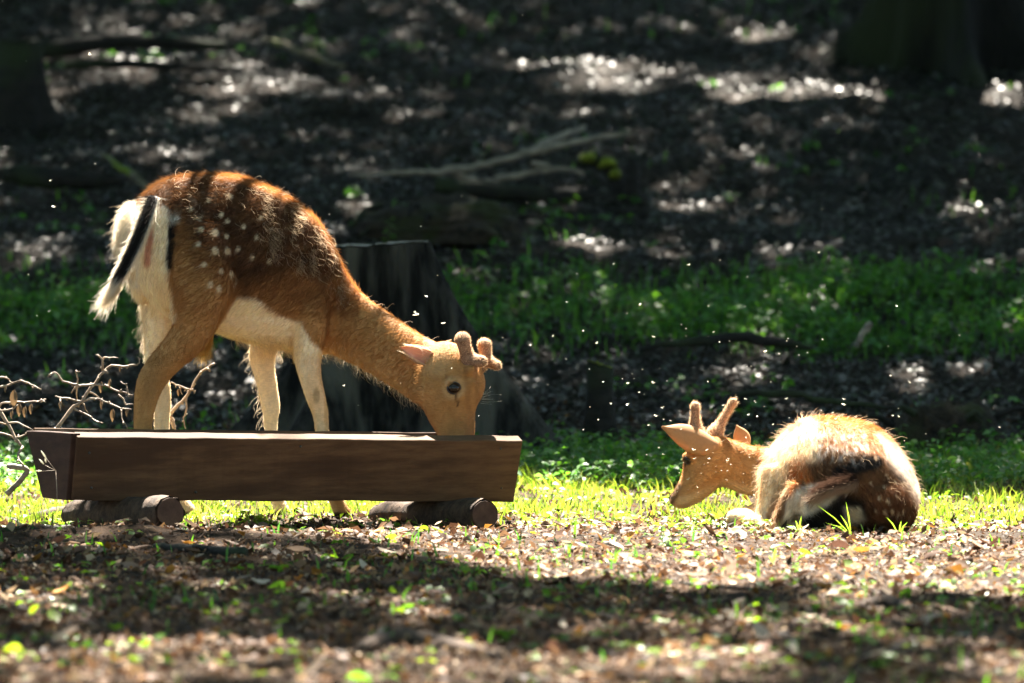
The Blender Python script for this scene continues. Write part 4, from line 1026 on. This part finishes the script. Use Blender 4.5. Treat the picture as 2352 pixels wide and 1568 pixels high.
logthing('fallen_log', 'long dark log across the upper left of the slope', 'log', [GP(-60, 130, 10.6), GP(120, 108, 10.6), GP(330, 96, 10.6), GP(520, 104, 10.6)], [.05, .04, .03, .02], M['darkwood'])
logthing('fallen_log', 'thin dark branch along the slope over the deer back', 'log', [GP(150, 148, 10.2), GP(330, 150, 10.2), GP(560, 160, 10.2)], [.02, .018, .008], M['darkwood'])
b = P(45, 200, 9.6); b[2] = float(hgt(b[0], b[1]))
stump('tree_stump', 'black shaded stump at the upper left edge', b, max(.12, P(45, 95, 9.6)[2] - b[2]), .09, .14, [(0, .08), (4, .1)], M['darkwood'], M['darkwood'], seed=9, n=40, nz=12)
logthing('fallen_log', 'low dark mossy log in the grass behind the lying deer', 'log', [GP(1470, 802, 4.6), GP(1560, 788, 4.65), GP(1680, 776, 4.7), GP(1780, 782, 4.75), GP(1870, 800, 4.8)], [.008, .012, .018, .018, .008], M['darkwood'])
logthing('surface_root', 'thin dark root running over soil above the lying deer', 'root', [GP(1640, 935, 3.5), GP(1700, 905, 3.6), GP(1800, 905, 3.6), GP(1920, 920, 3.6), GP(2060, 938, 3.5)], [.006, .010, .012, .009, .006], M['darkwood'])
logthing('upright_stick', 'small grey broken stick standing in the shaded grass', 'stick', [GP(1965, 795, 4.7), GP(1978, 775, 4.7), GP(1995, 748, 4.7), GP(2003, 742, 4.7)], [.009, .010, .011, .005], M['greywood'])
b = P(1378, 945, 3.5); b[2] = float(hgt(b[0], b[1]))
stump('tree_stump', 'small dark broken stump between the trough and the lying deer', b, P(1378, 838, 3.5)[2] - b[2], .042, .06, [(3.6, .05), (-.3, .03)], M['darkwood'], M['moss'], seed=12, n=32, nz=12, tilt=-.3)
# root plate mound right
def mound(name, label, cat, cx, cy, Y, rx, rz, ry, mat, seed):
    c = P(cx, cy, Y); c[2] = float(hgt(c[0], c[1])) + rz * .1; e = empty(name, c); tag(e, label, cat)
    V, F = [], []; n, mm = 56, 24
    for j in range(mm + 1):
        ph = math.pi / 2 * (1 - j / mm) ; 
        for k in range(n):
            a = 2 * math.pi * k / n; d = np.array([math.cos(a) * math.cos(ph - .0), math.sin(a) * math.cos(ph), math.sin(ph)])
            s = 1 + .22 * float(fbm(d[0] * 2.2, d[1] * 2.2, d[2] * 2.2, seed, 3)) + .12 * float(fbm(d[0] * 9, d[1] * 9, d[2] * 9, seed + 3, 2))
            V.append((c[0] + d[0] * rx * s, c[1] + d[1] * ry * s, c[2] - .05 + d[2] * rz * s))
    for j in range(mm):
        for k in range(n): F.append((j * n + k, j * n + (k + 1) % n, (j + 1) * n + (k + 1) % n, (j + 1) * n + k))
    m = MB(); m.add(V, F); m.build('root_mass', mat, e)
    r = random.Random(seed)
    for i in range(7):
        a = r.uniform(math.pi, 2 * math.pi); q = c + np.array([math.cos(a) * rx * .8, math.sin(a) * ry * .8, rz * r.uniform(.1, .6)])
        q2 = q + np.array([math.cos(a) * .12, -.05, r.uniform(-.08, .03)]); m = MB(); pts = refine([q, (q + q2) / 2 + np.array([0, 0, .02]), q2], 4, .004, i); m.tube(pts, list(np.linspace(.014, .005, len(pts))), 7, rough=.2); m.build('root', M['darkwood'], e)
    return e
M['earth'] = mat_noise('earth', (.008, .006, .005), (.05, .036, .022), 40, .9, 1, .03, c3=(.03, .035, .01), s3=6)
mound('root_mound', 'dark earthy clump of old roots in the grass behind the lying deer', 'root clump', 2170, 925, 3.7, .205, .19, .22, M['earth'], 5)
mound('soil_bank', 'dark shaded bank of soil beneath the fallen branch above the stump', 'soil bank', 1010, 520, 7.2, .34, .16, .3, M['earth'], 8)
# foreground sticks and root
def gstick(label, pts, rads, mat, cat='stick', name='stick'):
    Q = []
    for (x, y), r in zip(pts, rads): p = G(x, y); p[2] += r * .5; Q.append(p)
    logthing(name, label, cat, Q, rads, mat, jit=.002, nn=8)
gstick('dark straight stick on the ground beneath the muzzle of the lying deer', [(1478, 1171), (1530, 1176), (1590, 1180), (1645, 1183)], [.005, .006, .005, .004], M['darkwood'])
gstick('thin dark twig pointing at the forelegs of the lying deer', [(1590, 1232), (1640, 1220), (1685, 1205)], [.003, .003, .002], M['darkwood'])
gstick('brown root surfacing in front of the left support log', [(60, 1196), (180, 1188), (270, 1184), (330, 1198), (400, 1222)], [.012, .02, .022, .018, .01], M['logbark'], 'root', 'surface_root')
gstick('long dark stick in the shade left of the foreground', [(-20, 1248), (100, 1240), (230, 1228), (330, 1226), (460, 1232)], [.009, .012, .014, .012, .008], M['darkwood'])
gstick('blackish stick lying in front of the trough', [(360, 1270), (450, 1276), (560, 1282)], [.012, .014, .016], M['darkwood'])
gstick('thin pale twig arching over foreground leaves at the left', [(620, 1262), (660, 1280), (700, 1300)], [.002, .003, .002], M['greywood'])
gstick('blurred brown root hump at the bottom of the picture', [(820, 1500), (900, 1478), (1010, 1488), (1150, 1515)], [.012, .022, .02, .01], M['logbark'], 'root', 'surface_root')
gstick('brown bark piece at the right foreground', [(1960, 1405), (2020, 1390), (2085, 1400), (2140, 1418)], [.006, .018, .014, .006], M['logbark'], 'bark', 'bark_piece')
gstick('thin dark stick right of the trough foreground', [(1560, 1350), (1700, 1362), (1830, 1356)], [.004, .005, .003], M['darkwood'])
gstick('pale twig in the right corner foreground', [(2080, 1476), (2190, 1462), (2300, 1470)], [.004, .005, .003], M['greywood'])

# leafy sprigs, each a plant of its own
def sprig(px, py, Y, h, nl, label, L=.035, col=None):
    b = P(px, py, Y); b[2] = float(hgt(b[0], b[1]))
    e = empty('leafy_plant', b); tag(e, label, 'plant', 'young leafy plants in the clearing')
    r = np.random.default_rng(int(px * 7 + py))
    tip = b + np.array([r.uniform(-.15, .15) * h, r.uniform(-.1, .1) * h, h]); pts = refine([b, (b + tip) / 2 + r.normal(0, .05 * h, 3), tip], 4)
    m = MB(); m.tube(pts, list(np.linspace(.0022, .001, len(pts))), 5, c=(.09, .14, .04)); m.build('stem', M['green'], e)
    for i in range(nl):
        t = .25 + .75 * i / max(1, nl - 1); q = pts[int(t * (len(pts) - 1))]; a = i * 2.4 + r.uniform(0, 1); l = L * (1.15 - .5 * t) * r.uniform(.8, 1.2)
        V, F = leaf_batch(np.array([q + np.array([math.cos(a), math.sin(a), .15]) * l * .55]), np.array([l]), np.array([l * .6]), np.array([a]), np.array([r.uniform(-.3, .4)]), np.array([r.normal(0, .3)]), .2, np.array([.15]))
        c = np.array(col if col is not None else (.09, .22, .03)) * r.uniform(.8, 1.3)
        mesh_np('leaf', V, F, M['green'], e, np.tile(c, (5, 1)))
for i, (px, py, Y, h, lab) in enumerate([
    (1385, 1010, 2.4, .13, 'tall toothed green sprig right of the trough end'), (1290, 1030, 2.2, .10, 'low green sprig close to the right trough end'), (1440, 1040, 2.2, .08, 'small green sprig below the tall toothed one'),
    (1500, 960, 3.2, .12, 'shaded green sprig above the ears of the lying deer'), (895, 500, 6.9, .10, 'green sprig on the dark bank above the big stump'), (1080, 640, 6.0, .13, 'dark green plant right of the stump top'),
    (1170, 640, 6.0, .11, 'bluish green plant right of the stump and its taller neighbour'), (400, 985, 1.2, .12, 'broad leafed green sprig between the hind legs of the standing deer'), (800, 985, 3.0, .07, 'small green sprig below the neck of the standing deer'),
    (1860, 740, 5.0, .09, 'pale green plant beside the small grey stick'), (2060, 900, 3.4, .10, 'green sprig on the left of the root clump'), (2190, 905, 3.35, .10, 'bluish sprig standing before the dark root clump'), (30, 1090, 1.4, .10, 'bright green sprig at the left edge behind the dry twigs')]):
    sprig(px, py, Y, h, 11, lab, .036 if i != 7 else .055)
# grass tufts by the lying deer
def tuft(px, py, Y, blades, label):
    b = P(px, py, Y); b[2] = float(hgt(b[0], b[1])); e = empty('grass_tuft', b); tag(e, label, 'grass tuft', 'grass tufts beside the lying deer')
    for (dx, dy, wdt) in blades:
        tip = P(px + dx, py + dy, Y - .02); s = np.array([wdt, 0, 0]); mid = (b + tip) / 2 + np.array([0, 0, .006])
        m = MB(); m.add([b - s * .6, b + s * .6, mid + s, tip, mid - s], [(0, 1, 2, 4), (4, 2, 3)], (.25, .38, .06)); m.build('blade', M['green'], e, smooth=False)
tuft(1955, 1222, -.28, [(-78, -62, .0018), (-12, -70, .0018), (-60, -22, .002), (-25, -40, .002)], 'long grass blades crossing the dark hindquarters of the lying deer')
tuft(2065, 1226, -.26, [(5, -30, .002), (-30, -40, .0018), (20, -28, .0018)], 'short grass tuft at the haunch of the lying deer')
tuft(1835, 1224, -.28, [(-8, -30, .002), (6, -40, .0018), (-28, -20, .0018)], 'small grass tuft at the feet of the lying deer')
tuft(1775, 1305, -1.6, [(8, -48, .0028), (-10, -30, .002)], 'single lit grass shoot in the foreground below the lying deer')

# ------------------------------------------------------------------ flies in the sunbeam
mb = MB()
fm = MB(); fm.tube([(-.0024, 0, 0), (-.001, 0, .0002), (.0012, 0, .0003), (.0024, 0, 0)], [.0004, .0009, .0010, .0005], 6)
fly_body = bpy.data.meshes.new('fly'); fly_body.from_pydata([tuple(map(float, v)) for v in fm.v] + [(0, 0, .0008), (-.0038, .0030, .002), (-.0012, .0044, .0022), (-.0038, -.0030, .002), (-.0012, -.0044, .0022)], [], fm.f + [(24, 25, 26), (24, 28, 27)])
fly_body.materials.append(M['wing'])
FL = [(345, 770), (957, 722), (1270, 772), (1325, 629), (1302, 694), (1410, 606), (1583, 608), (1627, 703), (1655, 597), (1711, 704), (1810, 777), (2060, 703), (1576, 755), (1576, 772), (1640, 762), (1676, 783), (1005, 633), (978, 680), (1018, 742), (1155, 775), (1228, 890), (1258, 884), (1100, 955), (1300, 825), (1370, 788), (1340, 760), (970, 905), (920, 880), (790, 886), (757, 492), (967, 520), (1210, 465), (125, 475), (218, 376), (190, 365), (115, 343), (115, 415), (280, 350), (85, 725), (125, 688), (112, 715), (148, 600), (335, 700), (1470, 700), (1880, 580), (1888, 480), (1200, 35), (1600, 35), (205, 125), (60, 140), (487, 250), (1060, 450), (1430, 870), (1443, 880), (1480, 905), (1890, 780), (1830, 795), (1500, 880), (1760, 750), (2040, 795), (1855, 810)]
r = random.Random(5)
for i in range(85): FL.append((min(2330, max(1150, r.gauss(1680, 190))), r.gauss(955, 75)))
for i in range(16): FL.append((r.uniform(0, 2352), r.uniform(560, 1000)))
for i in range(24): FL.append((r.uniform(1560, 1740), r.uniform(1050, 1140)))
for i, (x, y) in enumerate(FL):
    o = bpy.data.objects.new('fly', fly_body); COL.objects.link(o)
    Y = (r.uniform(-.25, .7) if y < 1030 else r.uniform(.12, .2)); o.location = P(x, y, Y)
    o.rotation_euler = (r.uniform(-.6, .6), r.uniform(-.6, .6), r.uniform(0, 6.28)); s = (.3 + r.random() ** 2 * 1.1) * (2.1 if i < 3 else 1); o.scale = (s,) * 3
    if i < 3: tag(o, ['larger fly left of the twigs over the dark ground', 'larger pale fly hovering above the neck of the standing deer', 'larger pale fly right of the antlers of the standing deer'][i], 'fly', 'flies in the sunlight')
    else:
        lab = 'tiny pale fly lit by the sun over the dark forest floor' if x < 1400 else ('tiny pale fly in front of the neck and face of the lying deer' if y > 1040 else 'tiny pale fly in the swarm around and above the lying deer')
        tag(o, lab, 'fly', 'flies in the sunlight')

# ------------------------------------------------------------------ trees and canopy with gaps
TREES = [(1.80, 11.0), (-4.6, 9.5), (-5.2, 2.5), (5.2, 4.5), (5.4, -3.0), (-5.5, -4.5), (-2.6, 16.5), (3.8, 17.5), (.4, 20.5), (-8.5, 14), (9, 11), (-6, 22), (7.5, 23), (-4.5, -12), (4.8, -13), (-5, -20), (5.5, -21), (0, -27)]  # the last entries are unseen trees added to block sky light
TLAB = ['large dark tree with mossy flaring roots at the upper right', 'tree standing left of the slope outside the picture', 'tree left of the clearing outside the picture', 'tree right of the clearing outside the picture', 'tree right of the foreground outside the picture', 'tree left of the foreground outside the picture', 'tree above the slope, left of centre', 'tree above the slope, right of centre', 'tree high on the slope in line with the clearing', 'tree far left on the slope', 'tree far right on the slope', 'tree high up at the far left', 'tree high up at the far right', 'tree behind the viewpoint on the left, nearer to the trough', 'tree behind the viewpoint on the right, nearer to the deer', 'tree far behind on the left', 'tree far behind on the right', 'tree straight behind the viewpoint']
# sunlit places of the ground: px x, px y, radius x, radius y, strength
GAPS = [(300, 55, 190, 26, .75), (290, 150, 75, 34, .9), (55, 245, 85, 34, .9), (620, 70, 120, 18, .6), (600, 195, 200, 35, .7), (800, 240, 120, 22, .6), (480, 262, 130, 22, .55), (720, 110, 70, 16, .6), (950, 70, 60, 34, .6), (1100, 55, 80, 12, .6),
        (1300, 158, 130, 20, 1), (1480, 178, 120, 14, .95), (1400, 215, 190, 16, .85), (1650, 205, 160, 18, .9), (1800, 232, 150, 20, 1), (1985, 240, 80, 20, 1), (1750, 88, 65, 9, .9), (2290, 225, 80, 28, 1), (2200, 500, 115, 16, 1), (2240, 470, 110, 10, .8), (2200, 440, 80, 8, .6),
        (1590, 468, 90, 7, .9), (1360, 568, 110, 9, .95), (1540, 580, 60, 8, .8), (1240, 60, 40, 10, .5), (520, 235, 60, 30, .6), (130, 600, 160, 30, .55), (330, 330, 60, 20, .3), (100, 392, 120, 8, .6), (1200, 265, 80, 16, .4), (1340, 270, 90, 16, .5), (1100, 515, 30, 14, .4), (1250, 515, 60, 10, .5), (2300, 620, 60, 10, .2)]
def gap_world():
    out = []
    for (x, y, rx, ry, s) in GAPS:
        c = ground_at(x, y); t = ground_at(x, y - ry); b_ = ground_at(x, y + ry); dx = rx * KP * (c[1] + 20)
        out.append((c[0], (t[1] + b_[1]) / 2, dx, max(.12, abs(t[1] - b_[1]) / 2), s))
    return out
GW = gap_world()
def openness(x, y):
    """1 where the sun reaches the ground, 0 in closed shade"""
    px, _ = PX(np.stack([x, y, np.zeros_like(x)], 1))
    n1 = fbm(x * 2.2, y * 1.6, 0, 41, 3)
    front = np.interp(px, [0, 300, 700, 1000, 1250, 1700, 2352], [-.8, -.85, -.8, -1.3, -2.3, -2.7, -2.9]) + n1 * .7
    back = np.interp(px, [0, 200, 1180, 1500, 2000, 2352], [2.6, 2.3, 2.3, 1.9, 1.8, 1.5]) + n1 * .2
    o = sstep(-.30, .25, y - front) * (1 - sstep(-.2, .25, y - back)) * (np.abs(x) < 2.2)
    o = o * .99
    # half shade of the foreground
    fg = (y < front) * sstep(-.15, .4, fbm(x * 2.6, y * 1.0, 0, 52, 3) + .06 + .2 * sstep(-3.6, -5.5, y)) * .85
    o = np.maximum(o, fg * (y > -9))
    # fringe behind the pool
    o = np.maximum(o, sstep(.25, .6, fbm(x * 2, y * 1.4, 0, 61, 3)) * .55 * (y > 2) * (y < 7.0))
    o = np.maximum(o, sstep(-.05, .45, fbm(x * 1.1, y * 1.6, 0, 67, 3)) * (.62 - .4 * sstep(-.5, .8, x)) * (y > 7.2))
    for (cx, cy, rx, ry, s) in GW:
        d = np.hypot((x - cx) / rx, (y - cy) / ry) + .35 * noise(x * 5, y * 4, 0, 71)
        o = np.maximum(o, (1 - sstep(.75, 1.1, d)) * s)
    return np.clip(o, 0, 1)
def canopy():
    n = 420000
    x = rng.uniform(-9, 9, n); y = rng.uniform(-3, 30, n); z = rng.uniform(7.0, 11.5, n) + np.interp(y, PROF[:, 0], PROF[:, 1])
    cl = fbm(x * .9, y * .9, z * .9, 81, 3)
    t = z / SUND[2]
    for _ in range(3):
        sx, sy = x - SUND[0] * t, y - SUND[1] * t; t = (z - np.interp(sy, PROF[:, 0], PROF[:, 1])) / SUND[2]
    sx, sy = x - SUND[0] * t, y - SUND[1] * t
    vis = (np.abs(sx) < 3.5) & (sy > -9) & (sy < 14)
    o = openness(sx, sy)
    keep = np.where(vis, rng.random(n) < (1 - o) * (1 if True else 0), rng.random(n) < .75)  # unseen crown leaves left out where the ground should be sunlit
    keep &= (cl > -.35) | vis
    x, y, z = x[keep], y[keep], z[keep]; n = len(x)
    L = rng.uniform(.10, .17, n)
    own = np.argmin(np.stack([(x - tx) ** 2 + (y - ty - 3) ** 2 for tx, ty in TREES]), 0)
    return np.stack([x, y, z], 1), L, own
CP, CL, OWN = canopy()
n = 60000  # leaves added behind the viewpoint to hold back the sky light
q = np.stack([rng.uniform(-9, 9, n), rng.uniform(-30, -8, n), rng.uniform(6.5, 12, n)], 1); q = q[fbm(q[:, 0] * .7, q[:, 1] * .7, q[:, 2] * .7, 91, 3) > -.12]
CL = np.concatenate([CL, rng.uniform(.16, .24, len(q))]); CP = np.concatenate([CP, q])
OWN = np.concatenate([OWN, np.argmin(np.stack([(q[:, 0] - tx) ** 2 + (q[:, 1] - ty) ** 2 for tx, ty in TREES]), 0)])
n = 70000; sd = rng.choice([-1, 1], n)  # unseen leaves at the sides and far end, added to darken the ambient light
q = np.stack([sd * rng.uniform(6.5, 15, n), rng.uniform(-24, 32, n), rng.uniform(1.2, 10, n)], 1); q[:, 2] += np.interp(q[:, 1], PROF[:, 0], PROF[:, 1])
q2 = np.stack([rng.uniform(-14, 14, n // 3), rng.uniform(28, 36, n // 3), rng.uniform(5, 16, n // 3)], 1); q = np.concatenate([q, q2])
t = (q[:, 2]) / SUND[2]; sx, sy = q[:, 0] - SUND[0] * t, q[:, 1] - SUND[1] * t; q = q[(np.abs(sx) > 4) | (sy > 15) | (sy < -9)]
CL = np.concatenate([CL, rng.uniform(.22, .34, len(q))]); CP = np.concatenate([CP, q])
OWN = np.concatenate([OWN, np.argmin(np.stack([(q[:, 0] - tx) ** 2 + (q[:, 1] - ty) ** 2 for tx, ty in TREES]), 0)])
def leaf_quads(pos, L):
    n = len(pos); a = rng.uniform(0, 6.28, n); ti = rng.normal(0, .45, n); t2 = rng.normal(0, .45, n)
    u = np.stack([np.cos(a), np.sin(a), ti], 1) * (L / 2)[:, None]; v = np.stack([-np.sin(a), np.cos(a), t2], 1) * (L * .33)[:, None]
    V = np.stack([pos - u, pos + v, pos + u, pos - v], 1).reshape(-1, 3)
    return V, (np.array([[0, 1, 2, 3]])[None] + (np.arange(n) * 4)[:, None, None]).reshape(-1, 4)
for i, (tx, ty) in enumerate(TREES):
    z0 = float(hgt(tx, ty)); e = empty('tree', (tx, ty, z0)); tag(e, TLAB[i], 'tree', 'woodland trees around the clearing')
    r = random.Random(i + 50); r0 = .21 if i == 0 else r.uniform(.2, .3)
    # trunk with flared roots
    V, F = [], []; n = 40; zs = [-.3, -.1, 0, .08, .18, .32, .55, .9, 1.5, 2.5, 4, 6, 8, 10]
    fl = [(math.pi + .15, .36), (-2.4, .12), (-1.4, .3), (-.3, .4), (1.2, .3), (2.2, .3)] if i == 0 else [(r.uniform(0, 6.28), r.uniform(.15, .3)) for _ in range(5)]
    for z in zs:
        for k in range(n):
            a = 2 * math.pi * k / n; f = sum(s * math.exp(-((math.atan2(math.sin(a - q), math.cos(a - q))) / .22) ** 2) for q, s in fl) * math.exp(-max(z, -.1) / .22)
            rr = (r0 * (1 - .05 * z) + f) * (1 + .06 * float(noise(a * 4, z * 2, 0, i)))
            V.append((tx + math.cos(a) * rr, ty + math.sin(a) * rr, z0 + z + .04 * math.sin(z + i)))
    for j in range(len(zs) - 1):
        for k in range(n): F.append((j * n + k, j * n + (k + 1) % n, (j + 1) * n + (k + 1) % n, (j + 1) * n + k))
    m = MB(); m.add(V, F); tk = m.build('trunk', M['bark'], e)
    sel = OWN == i; pts = CP[sel]
    if len(pts) == 0: continue
    # limbs reach into the crown
    for q in range(9):
        tgt = pts[r.randrange(len(pts))]; h = r.uniform(4.5, 8.5)
        a_ = np.array([tx, ty, z0 + h]); mid = (a_ + tgt) / 2 + np.array([r.uniform(-.4, .4), r.uniform(-.4, .4), .3])
        mm = MB(); Q = refine([a_, mid, tgt], 5, .05, q); mm.tube(Q, list(np.linspace(.07, .018, len(Q))), 7); mm.build('limb', M['bark'], e)
    V, F = leaf_quads(pts, CL[sel])
    o = mesh_np('crown', V, F, M['canopy'], e, np.repeat(pick([(.05, .11, .02), (.07, .15, .025), (.04, .09, .02)], len(pts), .2), 4, 0))

lt = [o for o in bpy.data.objects if o.name.startswith('tree') and o.type == 'EMPTY' and o.get('label') == TLAB[2]][0]
hub = P(300, 400, .45) + SUND * 2.6  # unseen limb and twigs placed to throw shadow bars over the deer's back
mm = MB(); Q = refine([np.array([-5.2, 2.5, 3.4]), np.array([-3.2, 2.3, 3.3]), hub + np.array([0, .35, .3]), hub + np.array([1.2, .45, .2])], 6, .01, 4); mm.tube(Q, list(np.linspace(.06, .006, len(Q))), 7); mm.build('limb', M['bark'], lt)
for (px, rr, dx) in ((418, .006, .03), (462, .016, .02), (512, .026, .05), (610, .024, .08), (655, .007, .05), (690, .022, .06), (900, .006, .1)):
    q = P(px, np.interp(px, [300, 412, 480, 612, 680, 732, 900], [480, 404, 399, 428, 467, 515, 725]), .5)
    a = q + SUND * 1.9 + np.array([-dx, -.15, 0]); b = q + SUND * 1.9 + np.array([dx, .28, .05])
    mm = MB(); Q = refine([a, (a + b) / 2 + np.array([.012, 0, 0]), b, b + np.array([.03, .25, .35])], 4, .003, int(px)); mm.tube(Q, list(np.linspace(rr * .7, rr, len(Q))), 7, rough=.2); mm.build('twig', M['bark'], lt)
